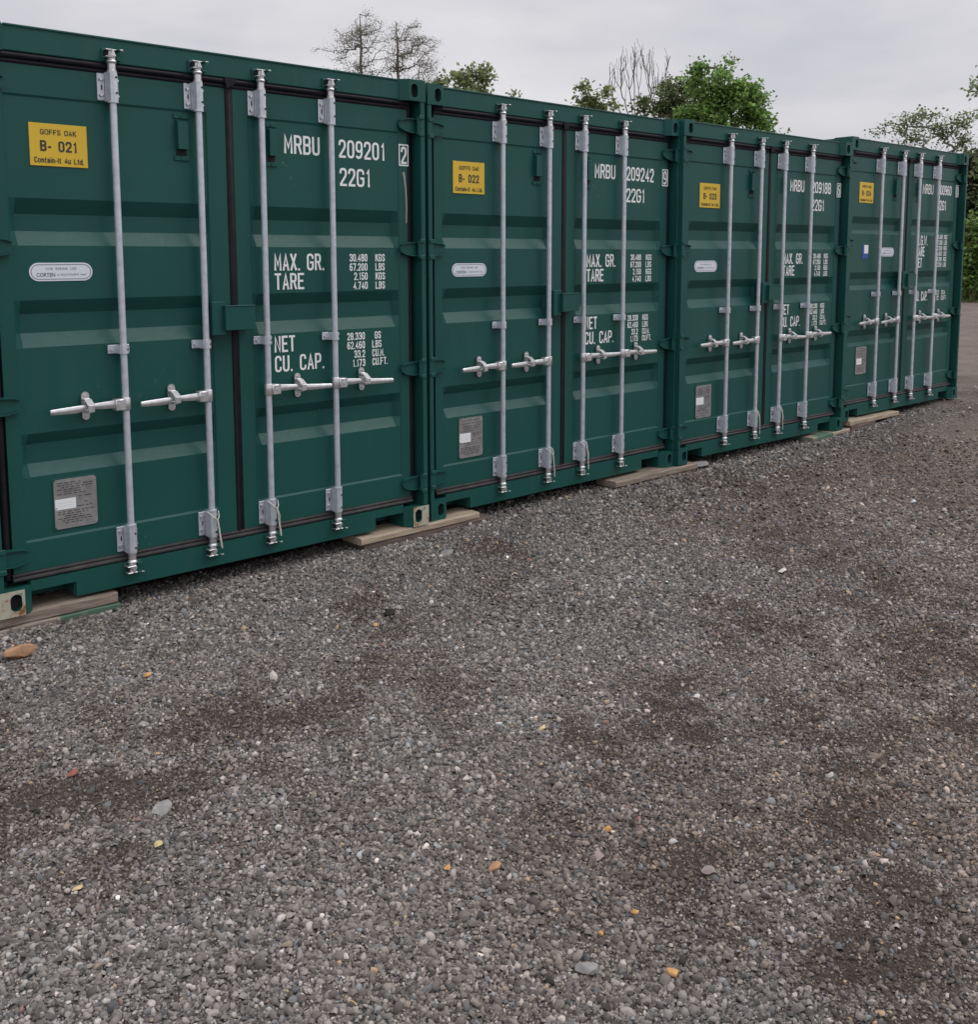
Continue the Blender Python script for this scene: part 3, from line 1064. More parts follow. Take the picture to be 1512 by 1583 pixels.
def container(name, loc, yaw, label, sign, code, oval, plate, plab, style, worn=(), number='', check='', texts=None, extra=None):
    root = bpy.data.objects.new(name, None)
    C.objects.link(root)
    root.location = loc
    root.rotation_euler = (0, 0, yaw)
    root.empty_display_size = 0.3
    tag(root, label, 'container', 'green shipping containers in a row')
    for mx in (0, 1):
        for mz in (0, 1):
            for my in (0, 1):
                wn = (mx, mz, my) in worn
                o = sub(root, 'corner_casting', ('cast', mx, mz, my, wn), lambda: casting_mesh(mx, mz, my, wn), 'worn cream corner casting with rust stains' if wn else None)
        sub(root, 'corner_post', ('post', mx), lambda: post_mesh(mx))
        sub(root, 'side_wall', ('side', mx), lambda: side_wall_mesh(mx))
        sub(root, 'top_rail', ('rail', mx, 1), lambda: rails_mesh(mx, 1))
        sub(root, 'bottom_rail', ('rail', mx, 0), lambda: rails_mesh(mx, 0))
    sub(root, 'roof', 'roof', roof_mesh)
    sub(root, 'rear_wall', 'rear', rear_mesh)
    sub(root, 'underframe', 'floor', floor_mesh)
    sub(root, 'door_header', 'head', header_mesh)
    sub(root, 'door_sill', 'sill', sill_mesh)
    for k, x in enumerate(RODS):
        for top in (1, 0):
            sub(root, 'cam_keeper', ('keep', k, top), lambda: keeper_mesh(x, top))
    for right in (0, 1):
        d = sub(root, 'door', ('door', right, style), lambda: door_mesh(right, style))
        sub(d, 'door_gasket', ('gask', right), lambda: gasket_mesh(right))
        for k in ((0, 1), (2, 3))[right]:
            x = RODS[k]
            s = 1 if right else -1
            sub(d, 'lock_rod', ('rod', k), lambda: rod_mesh(x))
            for top in (1, 0):
                sub(d, 'rod_bracket', ('br', k, top), lambda: bracket_mesh(x, top))
                sub(d, 'locking_cam', ('cam', k, top), lambda: cam_mesh(x, top))
            sub(d, 'rod_guide', ('gd', k), lambda: guide_mesh(x))
            ho = sub(d, 'lock_handle', ('hd', k), lambda: handle_mesh(x, s, k))
            ang = HRS.uniform(-0.022, 0.022)
            ho.rotation_euler = (0, ang, 0)
            ho.location = Vector((x, 0, 0.905)) - Matrix.Rotation(ang, 3, 'Y') @ Vector((x, 0, 0.905))
            sub(d, 'handle_catch', ('ct', k), lambda: catch_mesh(x, s))
            if k in (1, 2) and style == 'a':
                sub(d, 'tie_string', ('st', k), lambda: string_mesh(x, k))
        for z in (2.338, 1.637, 0.940, 0.254):
            sub(d, 'hinge', ('hg', right, z), lambda: hinge_mesh(right, z, 1))
        if right:
            sub(d, 'vent_cover', ('vt', 1), lambda: vent_mesh(1.430, 1.496))
            sub(d, 'lock_box', 'lb', lockbox_mesh)
            lettering(d, texts)
        else:
            sub(d, 'vent_cover', ('vt', 0), lambda: vent_mesh(0.930, 1.006))
            sub(d, 'lock_hasp', 'lh', hasp_mesh)
            obj('yellow_sign', sign_mesh(*sign, code), d, 'yellow sign lettered B- ' + code)
            obj('repair_sticker', oval_mesh(*oval), d)
            obj('data_plate', plate_mesh(*plate, plab, hash(code) % 1000 if False else int(code)), d)
            if extra:
                extra(d)
        if right and 'scuff' in (worn or ()):
            mb = MB()
            pts = [(2.318, YD - 0.001, 2.075), (2.325, YD - 0.001, 2.04), (2.3335, YD - 0.001, 1.98), (2.337, YD - 0.001, 1.92), (2.338, YD - 0.001, 1.86), (2.335, YD - 0.001, 1.785)]
            mb.tube(pts, [0.008, 0.006, 0.0045, 0.0045, 0.004, 0.003], 6)
            obj('scuff_mark', mb.mesh('scuff_mark', [M['scuff']]), d, 'pale scuff down the door edge')
    return root


def standard_text(num, check, first_unit='KGS'):
    A = [('code_lettering', [('MRBU', 1.541, 2.132, 0.098, 0.219, 'L'), (num, 1.881, 2.131, 0.098, 0.313, 'L'), ('22G1', 1.884, 1.979, 0.098, 0.207, 'L')]),
         ('check_digit', [('box', 2.287, 2.356, 2.110, 2.232), (check, 2.301, 2.121, 0.098, 0.042, 'L')]),
         ('weight_lettering', [('MAX. GR.', 1.465, 1.521, 0.090, 0.308, 'L'), ('TARE', 1.465, 1.421, 0.087, 0.180, 'L')]
          + small_rows(['30.480', '67.200', '2.150', '4.740'], 2.061, 1.609, 0.0515, ['KGS', 'LBS', 'KGS', 'LBS'], 2.116)),
         ('capacity_lettering', [('NET', 1.454, 1.090, 0.087, 0.126, 'L'), ('CU. CAP.', 1.454, 0.985, 0.087, 0.308, 'L')]
          + small_rows(['28.330', '62.460', '33.2', '1.173'], 2.036, 1.171, 0.0505, [first_unit, 'LBS', 'CU.M.', 'CU.FT.'], 2.086))]
    return A


def late_text():
    return [('code_lettering', [('MRBU', 1.552, 2.146, 0.099, 0.236, 'L'), ('200960', 1.890, 2.150, 0.099, 0.318, 'L'), ('22G1', 1.886, 1.994, 0.099, 0.210, 'L')]),
            ('check_digit', [('box', 2.294, 2.365, 2.140, 2.264), ('0', 2.309, 2.153, 0.098, 0.042, 'L')]),
            ('weight_lettering', [('M.G.W.', 1.478, 1.631, 0.098, 0.232, 'L'), ('TARE', 1.478, 1.520, 0.097, 0.172, 'L'), ('NET', 1.478, 1.407, 0.097, 0.124, 'L')]
             + small_rows(['30.480', '67.200', '2.200', '4.850', '28.280', '62.350'], 2.05, 1.742, 0.0570, ['KGS', 'LBS', 'KGS', 'LBS', 'KGS', 'LBS'], 2.085, h=0.046)),
            ('capacity_lettering', [('CU. CAP.', 1.478, 1.068, 0.098, 0.285, 'L')]
             + small_rows(['33.2', '1.172'], 2.022, 1.168, 0.0570, ['CU.M.', 'CU.FT.'], 2.08, h=0.046))]


container('shipping_container', (0, 0, 0), 0.0, 'dark green shipping container with yellow B-021 sign and worn cream lower corner castings',
          (0.256, 0.510, 1.997, 2.183), '021', (0.227, 0.509, 1.487, 1.569), (0.284, 0.480, 0.345, 0.577), (0.287, 0.382, 0.436, 0.485), 'a',
          worn=((0, 0, 0), (1, 0, 0), 'scuff'), texts=standard_text('209201', '2', ' GS'))
container('shipping_container', (2.47986, 0.03094, -0.00154), 0.014251, 'dark green shipping container with yellow B-022 sign and number 209242 on its doors',
          (0.244, 0.503, 1.977, 2.169), '022', (0.233, 0.519, 1.473, 1.554), (0.282, 0.480, 0.340, 0.592), (0.285, 0.378, 0.437, 0.495), 'a',
          texts=standard_text('209242', '9'))
container('shipping_container', (4.89892, 0.02884, 0.00575), -0.006111, 'dark green shipping container with yellow B-023 sign and number 209188 on its doors',
          (0.284, 0.544, 1.959, 2.144), '023', (0.238, 0.527, 1.467, 1.553), (0.288, 0.487, 0.324, 0.580), (0.291, 0.388, 0.430, 0.487), 'a',
          texts=standard_text('209188', '6'))
container('shipping_container', (7.36505, 0.03708, 0.06846), 0.000054, 'dark green shipping container with yellow B-024 sign and small blue sticker on its left door',
          (0.275, 0.538, 2.016, 2.204), '024', (0.727, 0.995, 1.520, 1.604), (0.320, 0.520, 0.410, 0.670), (0.335, 0.43, 0.503, 0.560), 'b',
          texts=late_text(), extra=lambda d: obj('blue_sticker', blue_mesh(), d, 'small blue and white sticker'))


# ------------------------------------------------------------------ ground
def vnoise(x, y, seed):
    """smooth 2-d value noise, 0..1"""
    r0 = np.random.default_rng(seed)
    tab = r0.random((256, 256))
    xi, yi = np.floor(x).astype(int), np.floor(y).astype(int)
    fx, fy = x - xi, y - yi
    fx = fx * fx * (3 - 2 * fx); fy = fy * fy * (3 - 2 * fy)
    g = lambda a, b_: tab[a % 256, b_ % 256]
    return (g(xi, yi) * (1 - fx) + g(xi + 1, yi) * fx) * (1 - fy) + (g(xi, yi + 1) * (1 - fx) + g(xi + 1, yi + 1) * fx) * fy


def fbm(x, y, seed, f=1.0, octv=4):
    s, a, tot = 0, 1.0, 0
    for k in range(octv):
        s = s + a * vnoise(x * f + 17.3 * k, y * f - 9.1 * k, seed + k)
        tot += a
        a *= 0.5; f *= 2.05
    return s / tot


HX = [-400, -6, 0, 0.5, 2.0, 3.0, 5.3, 6.8, 7.5, 8.4, 9.7, 12, 40, 400]
HZ = [-0.07, -0.075, -0.076, -0.086, -0.086, -0.076, -0.062, -0.045, -0.040, 0.010, 0.048, 0.06, 0.05, 0.05]


def ground_z(x, y):
    base = np.interp(x, HX, HZ)
    near = np.exp(-(np.abs(y) / 0.8) ** 2)
    amp = 0.026 * (1 - 0.8 * near)
    return base - 0.012 * (1 - near) + amp * (fbm(x, y, 3, 0.55, 3) - 0.5) + 0.008 * (fbm(x, y, 9, 3.1, 2) - 0.5) * (1 - 0.6 * near)


# damp dark soil patches that show in the photograph (ground position, radii)
PATCH = []
for (px_, py_, ra, rb, s) in ((1040, 1085, .40, .22, 1.0), (1400, 1545, .25, .17, 1.0), (1270, 1270, .45, .33, .85), (40, 1180, .32, .22, .75), (620, 1010, .5, .16, .6),
                              (1360, 1120, .5, .35, .75), (960, 1010, .45, .22, .55), (1120, 1330, .26, .2, .7), (170, 1130, .3, .14, .5), (760, 870, .7, .2, .5),
                              (1300, 880, .9, .5, .6), (1450, 1000, .6, .4, .65), (1230, 1000, .55, .22, .5), (380, 1180, .3, .16, .45), (1000, 1430, .2, .16, .45), (1450, 740, 1.4, .6, .4),
                              (930, 1130, .3, .15, .5), (1330, 1340, .32, .2, .7), (880, 1230, .22, .14, .5), (1180, 830, .6, .22, .6), (1050, 780, .6, .2, .5), (560, 930, .3, .1, .6), (20, 1110, .3, .16, .5), (1130, 940, .5, .18, .6), (700, 1060, .35, .14, .4)):
    g_ = pix_ground(px_, py_)
    PATCH.append((g_[0], g_[1], ra, rb, s))


def soil(x, y):
    """0 = loose grey stone, 1 = dark packed soil"""
    q = np.clip((fbm(x * 0.62, y * 1.25, 21, 1.0, 5) - 0.47) * 3.6, 0, 1) * 0.62
    for (gx, gy, ra, rb, s) in PATCH:
        wx = x + 0.35 * (fbm(x, y, 31, 2.2, 3) - 0.5); wy = y + 0.35 * (fbm(x, y, 37, 2.2, 3) - 0.5)
        u = ((wx - gx) * 0.72 + (wy - gy) * 0.69) / (ra * 1.15); v = (-(wx - gx) * 0.69 + (wy - gy) * 0.72) / (rb * 1.15)
        q = np.maximum(q, s * np.exp(-(u * u + v * v) ** 1.2))
    brk = np.clip((fbm(x, y, 71, 6.5, 4) - 0.30) * 3.0, 0.15, 1.2)
    return np.clip(q * brk, 0, 1)


def trod(x, y):
    """1 where wheels have packed the yard into smooth brown dirt"""
    q = np.clip((x + 0.55 * y - 2.2) / 4.2, 0, 1) * np.clip((-y - 0.2) / 0.8, 0, 1)
    return np.clip(q * (0.55 + 0.9 * fbm(x, y, 61, 0.8, 4)), 0, 1)


def axis(lo, hi, step, far):
    a = list(np.arange(lo, hi + 1e-6, step))
    s, p = step, hi
    while p < far:
        s *= 1.35; p += s; a.append(p)
    s, p = step, lo
    pre = []
    while p > -far:
        s *= 1.35; p -= s; pre.append(p)
    return np.array(pre[::-1] + a)


gx, gy = axis(-2.5, 12.0, 0.05, 900), axis(-6.0, 1.0, 0.05, 900)
XX, YY = np.meshgrid(gx, gy)
ZZ = ground_z(XX, YY)
nx, ny = len(gx), len(gy)
me = bpy.data.meshes.new('ground')
vv = np.stack([XX.ravel(), YY.ravel(), ZZ.ravel()], 1)
ii = (np.arange(ny - 1)[:, None] * nx + np.arange(nx - 1)[None, :]).ravel()
ff = np.stack([ii, ii + 1, ii + nx + 1, ii + nx], 1)
me.from_pydata(vv.tolist(), [], ff.tolist())
at = me.attributes.new('soil', 'FLOAT', 'POINT')
at.data.foreach_set('value', soil(XX.ravel(), YY.ravel()).astype(np.float32))
at = me.attributes.new('trod', 'FLOAT', 'POINT')
at.data.foreach_set('value', trod(XX.ravel(), YY.ravel()).astype(np.float32))
me.polygons.foreach_set('use_smooth', [True] * len(me.polygons))
mm, t, b = mat('gravelly_soil', (0.1, 0.1, 0.1), 0.9, 0, 0.25)
tcn = N(t, 'ShaderNodeTexCoord')
vor = N(t, 'ShaderNodeTexVoronoi'); vor.inputs['Scale'].default_value = 70.0
L(t, tcn, 'Object', vor, 'Vector')
sep = N(t, 'ShaderNodeSeparateColor'); L(t, vor, 'Color', sep, 'Color')
cells = ramp(t, sep, [(0.0, (0.03, 0.027, 0.025)), (0.5, (0.105, 0.095, 0.089)), (0.85, (0.24, 0.225, 0.215)), (0.97, (0.42, 0.40, 0.38)), (1.0, (0.48, 0.40, 0.32))], 'Red')
fine = noise(t, 140.0, 4, 0.7)
dirt = ramp(t, fine, [(0.3, (0.026, 0.020, 0.016)), (0.7, (0.10, 0.077, 0.062))])
atn = N(t, 'ShaderNodeAttribute', attribute_name='soil')
mid = noise(t, 2.6, 5, 0.65)
msum = N(t, 'ShaderNodeMath', operation='MULTIPLY_ADD')
msum.inputs[1].default_value = 0.55
L(t, mid, 'Fac', msum, 0); L(t, atn, 'Fac', msum, 2)
fac = ramp(t, msum, [(0.22, (0, 0, 0)), (0.62, (1, 1, 1))], 'Value')
mxg = mixc(t, None, None, [cells, 'Color'], [dirt, 'Color'])
L(t, fac, 'Color', mxg, 'Factor')
# beyond the loose stone the yard is trodden, paler dirt
sepx = N(t, 'ShaderNodeSeparateXYZ'); L(t, tcn, 'Object', sepx, 'Vector')
mr = N(t, 'ShaderNodeMapRange'); mr.inputs['From Min'].default_value = 7.0; mr.inputs['From Max'].default_value = 14.0
L(t, sepx, 'X', mr, 'Value')
pn = noise(t, 1.6, 10, 0.78)
pale = ramp(t, pn, [(0.28, (0.095, 0.071, 0.058)), (0.5, (0.185, 0.142, 0.118)), (0.75, (0.29, 0.232, 0.195))])
atr = N(t, 'ShaderNodeAttribute', attribute_name='trod')
mulp = N(t, 'ShaderNodeMath', operation='MAXIMUM')
mm1 = N(t, 'ShaderNodeMath', operation='MULTIPLY'); mm1.inputs[1].default_value = 0.8
L(t, mr, 'Result', mm1, 0); L(t, mm1, 'Value', mulp, 0); L(t, atr, 'Fac', mulp, 1)
mxp = mixc(t, None, None, [mxg, 'Result'], [pale, 'Color'])
L(t, mulp, 'Value', mxp, 'Factor')
L(t, mxp, 'Result', b, 'Base Color')
hb = N(t, 'ShaderNodeMath', operation='MULTIPLY_ADD'); hb.inputs[1].default_value = -1.0
L(t, vor, 'Distance', hb, 0); L(t, fine, 'Fac', hb, 2)
bump(t, b, hb, 'Value', 0.8, 0.010)
me.materials.append(mm)
go = obj('ground', me)
tag(go, 'grey gravel and packed dark soil of the yard', 'ground', kind='structure')

# loose crushed stone: far past counting, one object
Rm = (AF[0], AF[1])
AZ0 = math.atan2(AF[0], AF[1])


def ring_points(d0, d1, dens, seed, dens_fn=None, a0=math.radians(-46), a1=math.radians(40)):
    r0 = np.random.default_rng(seed)
    area = 0.5 * (a1 - a0) * (d1 * d1 - d0 * d0)
    n = int(area * dens)
    d = np.sqrt(r0.random(n) * (d1 * d1 - d0 * d0) + d0 * d0)
    a = AZ0 + a0 + r0.random(n) * (a1 - a0)
    x, y = CAM[0] + d * np.sin(a), CAM[1] + d * np.cos(a)
    k = (y < 0.30) & (x > -2.6)
    if dens_fn is not None:
        k &= r0.random(n) < dens_fn(x, y, d)
    return x[k], y[k], d[k]


RING = 5
TH = np.arange(RING) * 2 * np.pi / RING
T_BIG = np.concatenate([np.stack([np.cos(TH), np.sin(TH), np.full(RING, -0.40)], 1),
                        np.stack([0.74 * np.cos(TH + 0.5), 0.74 * np.sin(TH + 0.5), np.full(RING, 0.50)], 1), [[0.05, 0.0, 0.60]]])
F_BIG = []
for k in range(RING):
    j = (k + 1) % RING
    F_BIG += [(k, j, RING + k), (j, RING + j, RING + k), (RING + k, RING + j, 2 * RING)]
T_SML = np.concatenate([np.stack([np.cos(TH), np.sin(TH), np.full(RING, -0.3)], 1), [[0.1, 0.05, 0.7]]])
F_SML = [(k, (k + 1) % RING, RING) for k in range(RING)]


def stones(x, y, size, tmpl, faces, seed):
    r0 = np.random.default_rng(seed)
    n = len(x)
    v = np.repeat(tmpl[None], n, 0) * (1 + 0.85 * (r0.random((n, len(tmpl), 3)) - 0.5))
    v[:, :, 0] *= (0.85 + 0.5 * r0.random(n))[:, None]
    v[:, :, 1] *= (0.55 + 0.45 * r0.random(n))[:, None]
    v[:, :, 2] *= (0.5 + 0.6 * r0.random(n))[:, None]
    tl = (r0.random(n) - 0.5) * 1.7
    c, s = np.cos(tl)[:, None], np.sin(tl)[:, None]
    vx, vz = v[:, :, 0] * c - v[:, :, 2] * s, v[:, :, 0] * s + v[:, :, 2] * c
    v[:, :, 0], v[:, :, 2] = vx, vz
    an = r0.random(n) * 2 * np.pi
    c, s = np.cos(an)[:, None], np.sin(an)[:, None]
    vx, vy = v[:, :, 0] * c - v[:, :, 1] * s, v[:, :, 0] * s + v[:, :, 1] * c
    v[:, :, 0], v[:, :, 1] = vx, vy
    v *= size[:, None, None]
    v[:, :, 0] += x[:, None]; v[:, :, 1] += y[:, None]
    v[:, :, 2] += (ground_z(x, y) + size * (-0.05 + 0.95 * r0.random(n) ** 1.4))[:, None]
    f = (np.array(faces)[None] + (np.arange(n) * len(tmpl))[:, None, None]).reshape(-1, 3)
    return v.reshape(-1, 3), f


def stone_colors(x, y, seed):
    r0 = np.random.default_rng(seed)
    n = len(x)
    s = soil(x, y)
    val = np.exp(r0.normal(math.log(0.180), 0.44, n)) * (1 - 0.52 * s) * (1 - 0.12 * trod(x, y)) * (0.86 + 0.3 * fbm(x, y, 51, 1.4, 3))
    col = np.stack([val * 1.035, val * 0.95, val * 0.885], 1)
    earthy = np.clip((-y - 2.0) / 1.3, 0, 1) * np.clip((x + 0.6) / 1.2, 0, 1) * np.clip(2.4 * fbm(x, y, 81, 1.1, 4) - 0.5, 0, 1)
    br = np.clip(0.9 * s + 0.8 * trod(x, y) + 0.8 * earthy, 0, 1)[:, None]
    col = col * (1 - br) + col * np.array([1.0, 0.86, 0.75]) * br
    u = r0.random(n)
    warm = (u < 0.10); col[warm] = np.stack([val * 1.06, val * 0.93, val * 0.86], 1)[warm]
    cool = (u > 0.92); col[cool] = np.stack([val * 0.96, val * 0.965, val * 0.98], 1)[cool]
    k = (u > 0.10) & (u < 0.1045); col[k] = (0.44, 0.31, 0.19)
    k = (u > 0.106) & (u < 0.112); col[k] = (0.44, 0.42, 0.39)
    k = (u > 0.112) & (u < 0.114); col[k] = (0.27, 0.16, 0.13)
    k = (u > 0.116) & (u < 0.124); col[k] = (0.28, 0.23, 0.18)
    return col


lots = []
dens_m = lambda x, y, d: (1 - 0.72 * soil(x, y)) * (1 - 0.55 * trod(x, y)) * np.clip(1.25 - d / 14.0, 0.1, 1)
# medium stones, denser and finer near by
x, y, d = ring_points(1.9, 4.5, 21000, 1, dens_m)
sz = np.clip(np.exp(rng.normal(math.log(0.0044), 0.46, len(x))), 0.0022, 0.0135) * (1 - 0.3 * soil(x, y))
lots.append((x, y, sz, T_BIG, F_BIG))
x, y, d = ring_points(4.5, 6.5, 13500, 8, dens_m)
sz = np.clip(np.exp(rng.normal(math.log(0.0054), 0.44, len(x))), 0.003, 0.014) * (1 - 0.3 * soil(x, y))
lots.append((x, y, sz, T_BIG, F_BIG))
# stones kicked up against the timber
x = rng.uniform(-0.6, 9.0, 5200); y = rng.normal(-0.018, 0.026, 5200)
sz = rng.uniform(0.004, 0.015, 5200) 
lots.append((x, y, sz, T_BIG, F_BIG))
x, y, d = ring_points(6.5, 10.0, 5200, 2, dens_m)
sz = np.clip(np.exp(rng.normal(math.log(0.0078), 0.38, len(x))), 0.004, 0.02)
lots.append((x, y, sz, T_BIG, F_BIG))
x, y, d = ring_points(10.0, 17.0, 500, 3, dens_m)
sz = np.clip(np.exp(rng.normal(math.log(0.010), 0.4, len(x))), 0.006, 0.03)
lots.append((x, y, sz, T_SML, F_SML))
x, y, d = ring_points(1.9, 5.6, 6000, 4, lambda x, y, d: np.clip(1.6 - d / 5.0, 0.15, 1))
sz = np.clip(np.exp(rng.normal(math.log(0.0036), 0.25, len(x))), 0.002, 0.006)
lots.append((x, y, sz, T_SML, F_SML))
x, y, d = ring_points(1.9, 8.0, 18, 5)
sz = rng.uniform(0.010, 0.017, len(x))
lots.append((x, y, sz, T_BIG, F_BIG))
VS, FS, CS, off = [], [], [], 0
for i, (x, y, sz, tm, fc) in enumerate(lots):
    v, f = stones(x, y, sz, tm, fc, 100 + i)
    col = stone_colors(x, y, 200 + i)
    VS.append(v); FS.append(f + off); CS.append(np.repeat(col, len(tm), 0)); off += len(v)
V, Fa, Cc = np.concatenate(VS), np.concatenate(FS), np.concatenate(CS)
me = bpy.data.meshes.new('gravel')
me.vertices.add(len(V)); me.vertices.foreach_set('co', V.astype(np.float32).ravel())
me.loops.add(len(Fa) * 3); me.loops.foreach_set('vertex_index', Fa.astype(np.int32).ravel())
me.polygons.add(len(Fa)); me.polygons.foreach_set('loop_start', (np.arange(len(Fa)) * 3).astype(np.int32))
me.update(calc_edges=True)
ca = me.attributes.new('tone', 'FLOAT_COLOR', 'POINT')
ca.data.foreach_set('color', np.concatenate([Cc, np.ones((len(Cc), 1))], 1).astype(np.float32).ravel())
mm, t, b = mat('crushed_stone', (0.15, 0.15, 0.15), 0.85, 0, 0.3)
an_ = N(t, 'ShaderNodeAttribute', attribute_name='tone')
sp = noise(t, 380.0, 3, 0.7)
spr = ramp(t, sp, [(0.3, (0.72,) * 3), (0.7, (1.25,) * 3)])
mu = N(t, 'ShaderNodeMix', data_type='RGBA', blend_type='MULTIPLY'); mu.inputs['Factor'].default_value = 1.0
L(t, an_, 'Color', mu, 'A'); L(t, spr, 'Color', mu, 'B'); L(t, mu, 'Result', b, 'Base Color')
bump(t, b, sp, 'Fac', 0.5, 0.0015)
me.materials.append(mm)
gv = obj('gravel', me)
tag(gv, 'loose grey crushed stone strewn over the yard', 'gravel', kind='stuff')


# ------------------------------------------------------------------ individual stones
def rock_mat(name, c0, c1):
    mm, t, b = mat(name, c0, 0.85, 0, 0.3)
    a = noise(t, 45.0, 5, 0.65)
    r = ramp(t, a, [(0.3, c0), (0.7, c1)])
    L(t, r, 'Color', b, 'Base Color')
    bump(t, b, a, 'Fac', 0.6, 0.004)
    return mm


RM = {'tan': rock_mat('tan_brick', (0.27, 0.15, 0.085), (0.46, 0.28, 0.17)), 'orange': rock_mat('orange_flint', (0.42, 0.20, 0.06), (0.66, 0.40, 0.17)),
      'grey': rock_mat('pale_grey_rock', (0.19, 0.185, 0.18), (0.30, 0.29, 0.28)), 'white': rock_mat('white_flint', (0.46, 0.44, 0.40), (0.68, 0.66, 0.62)),
      'red': rock_mat('red_brick', (0.22, 0.075, 0.05), (0.36, 0.14, 0.10)), 'yellow': rock_mat('yellow_stone', (0.46, 0.36, 0.15), (0.66, 0.54, 0.30)),
      'pink': rock_mat('pinkish_rock', (0.22, 0.175, 0.165), (0.33, 0.27, 0.255))}


def rock(name, px_, py_, size, mk, label, cat, flat=0.6, rot=0.0, sink=0.25, group=None, seed=1, z0=-0.08, angular=0.35):
    p = pix_ground(px_, py_, z0)
    bm = bmesh.new()
    bmesh.ops.create_icosphere(bm, subdivisions=3, radius=1.0)
    rs = random.Random(seed)
    cuts = [(Vector((rs.gauss(0, 1), rs.gauss(0, 1), rs.gauss(0, 1))).normalized(), rs.uniform(0.55, 0.85)) for _ in range(11)]
    for v in bm.verts:
        for nrm, dd in cuts:
            q = v.co.dot(nrm) - dd
            if q > 0:
                v.co -= nrm * q * (0.55 + angular)
        v.co += Vector((rs.uniform(-1, 1), rs.uniform(-1, 1), rs.uniform(-1, 1))) * 0.025
    for v in bm.verts:
        v.co.x *= size[0]; v.co.y *= size[1]; v.co.z *= size[1] * flat
    me = bpy.data.meshes.new(name)
    bm.to_mesh(me); bm.free()
    me.materials.append(RM[mk])
    me.polygons.foreach_set('use_smooth', [True] * len(me.polygons))
    me.set_sharp_from_angle(angle=math.radians(28))
    o = obj(name, me)
    hz = size[1] * flat
    o.location = (p[0], p[1], float(ground_z(np.array([p[0]]), np.array([p[1]]))[0]) + hz * (1 - 2 * sink) + 0.004)
    o.rotation_euler = (rs.uniform(-.15, .15), rs.uniform(-.15, .15), rot)
    return tag(o, label, cat, group)


SG = 'odd stones lying in the gravel'
rock('brick_fragment', 32, 1016, (0.074, 0.042), 'tan', 'broken tan brick fragment beside the planks under container B-021', 'brick', 0.72, 0.25, 0.10, SG, 3)
rock('brick_fragment', 113, 1197, (0.024, 0.015), 'red', 'small crumbled red brick piece in the damp dark gravel', 'brick', 0.6, 0.5, 0.2, SG, 4)
rock('rock', 251, 1250, (0.050, 0.030), 'grey', 'flat pale grey rock half sunk in gravel, well below the B-021 doors', 'stone', 0.35, 0.7, 0.35, SG, 5)
rock('rock', 1097, 1343, (0.026, 0.017), 'pink', 'smooth pinkish grey oval stone on packed dark soil', 'stone', 0.7, -0.5, 0.2, SG, 6)
rock('rock', 921, 1318, (0.030, 0.024), 'pink', 'flat pinkish rock flush with the gravel beside an orange pebble', 'stone', 0.25, 0.9, 0.3, SG, 7)
rock('rock', 908, 1494, (0.031, 0.024), 'grey', 'big rounded pale grey stone at the bottom of the photo', 'stone', 0.6, -0.4, 0.22, SG, 8)
rock('pebble', 939, 1279, (0.017, 0.012), 'orange', 'orange pebble just above the flat pinkish rock', 'stone', 0.7, -0.9, 0.1, SG, 9)
rock('pebble', 1041, 1497, (0.019, 0.013), 'orange', 'large tan and orange pebble right of the pale grey stone', 'stone', 0.7, -1.0, 0.1, SG, 10)
rock('pebble', 982, 1404, (0.013, 0.009), 'orange', 'small bright orange pebble below the pinkish stones', 'stone', 0.8, -0.9, 0.1, SG, 11)
rock('pebble', 929, 1437, (0.011, 0.008), 'orange', 'tiny orange pebble in a dark hollow above the grey stone', 'stone', 0.8, 0.6, 0.1, SG, 12)
rock('pebble', 245, 1308, (0.016, 0.012), 'yellow', 'pale yellow pebble below the flat grey rock', 'stone', 0.7, 0.4, 0.1, SG, 13)
rock('pebble', 120, 1375, (0.016, 0.009), 'yellow', 'thin bright yellow flint chip near the left edge of the photo', 'stone', 0.6, 0.2, 0.1, SG, 14)
rock('pebble', 431, 1282, (0.012, 0.011), 'white', 'white pebble beside the bent wire', 'stone', 0.9, 0.4, 0.1, SG, 15)
rock('pebble', 838, 1124, (0.026, 0.012), 'yellow', 'pale yellow flint chip just left of the darkest soil patch', 'stone', 0.5, 0.3, 0.1, SG, 16)
rock('pebble', 228, 1044, (0.017, 0.013), 'orange', 'lone orange pebble near container B-021, below its planks', 'stone', 0.8, 0.3, 0.1, SG, 17)
rock('pebble', 1078, 1075, (0.021, 0.014), 'white', 'white pebble at the edge of the darkest soil patch', 'stone', 0.6, 0.3, 0.1, SG, 18)
rock('rock', 765, 1337, (0.024, 0.018), 'tan', 'brownish angular stone lying level with the flat pinkish rock', 'stone', 0.55, 0.3, 0.2, SG, 19)
rock('rock', 1081, 720, (0.13, 0.085), 'grey', 'pale rounded slab of stone under the corner of container B-023', 'stone', 0.42, 0.0, 0.15, SG, 20, z0=-0.045)
rock('pebble', 1209, 884, (0.036, 0.02), 'white', 'white flint lying far out on the gravel in front of container B-023', 'stone', 0.5, 0.1, 0.15, SG, 21)
rock('pebble', 692, 1340, (0.014, 0.010), 'orange', 'little orange pebble left of the brownish angular stone', 'stone', 0.7, 0.3, 0.1, SG, 23)
rock('pebble', 580, 965, (0.020, 0.013), 'orange', 'orange pebble on gravel in front of the gap beside B-022', 'stone', 0.7, 0.3, 0.1, SG, 24)
rock('rock', 690, 856, (0.06, 0.035), 'grey', 'light flat rock near the end of the planks under B-022', 'stone', 0.35, 0.3, 0.25, SG, 25)
rock('clod', 604, 947, (0.04, 0.026), 'grey', 'dark lump of earth near the planks between B-021 and B-022', 'stone', 0.6, 0.2, 0.1, SG, 26).data.materials[0] = rock_mat('dark_earth', (0.012, 0.011, 0.010), (0.035, 0.03, 0.026))

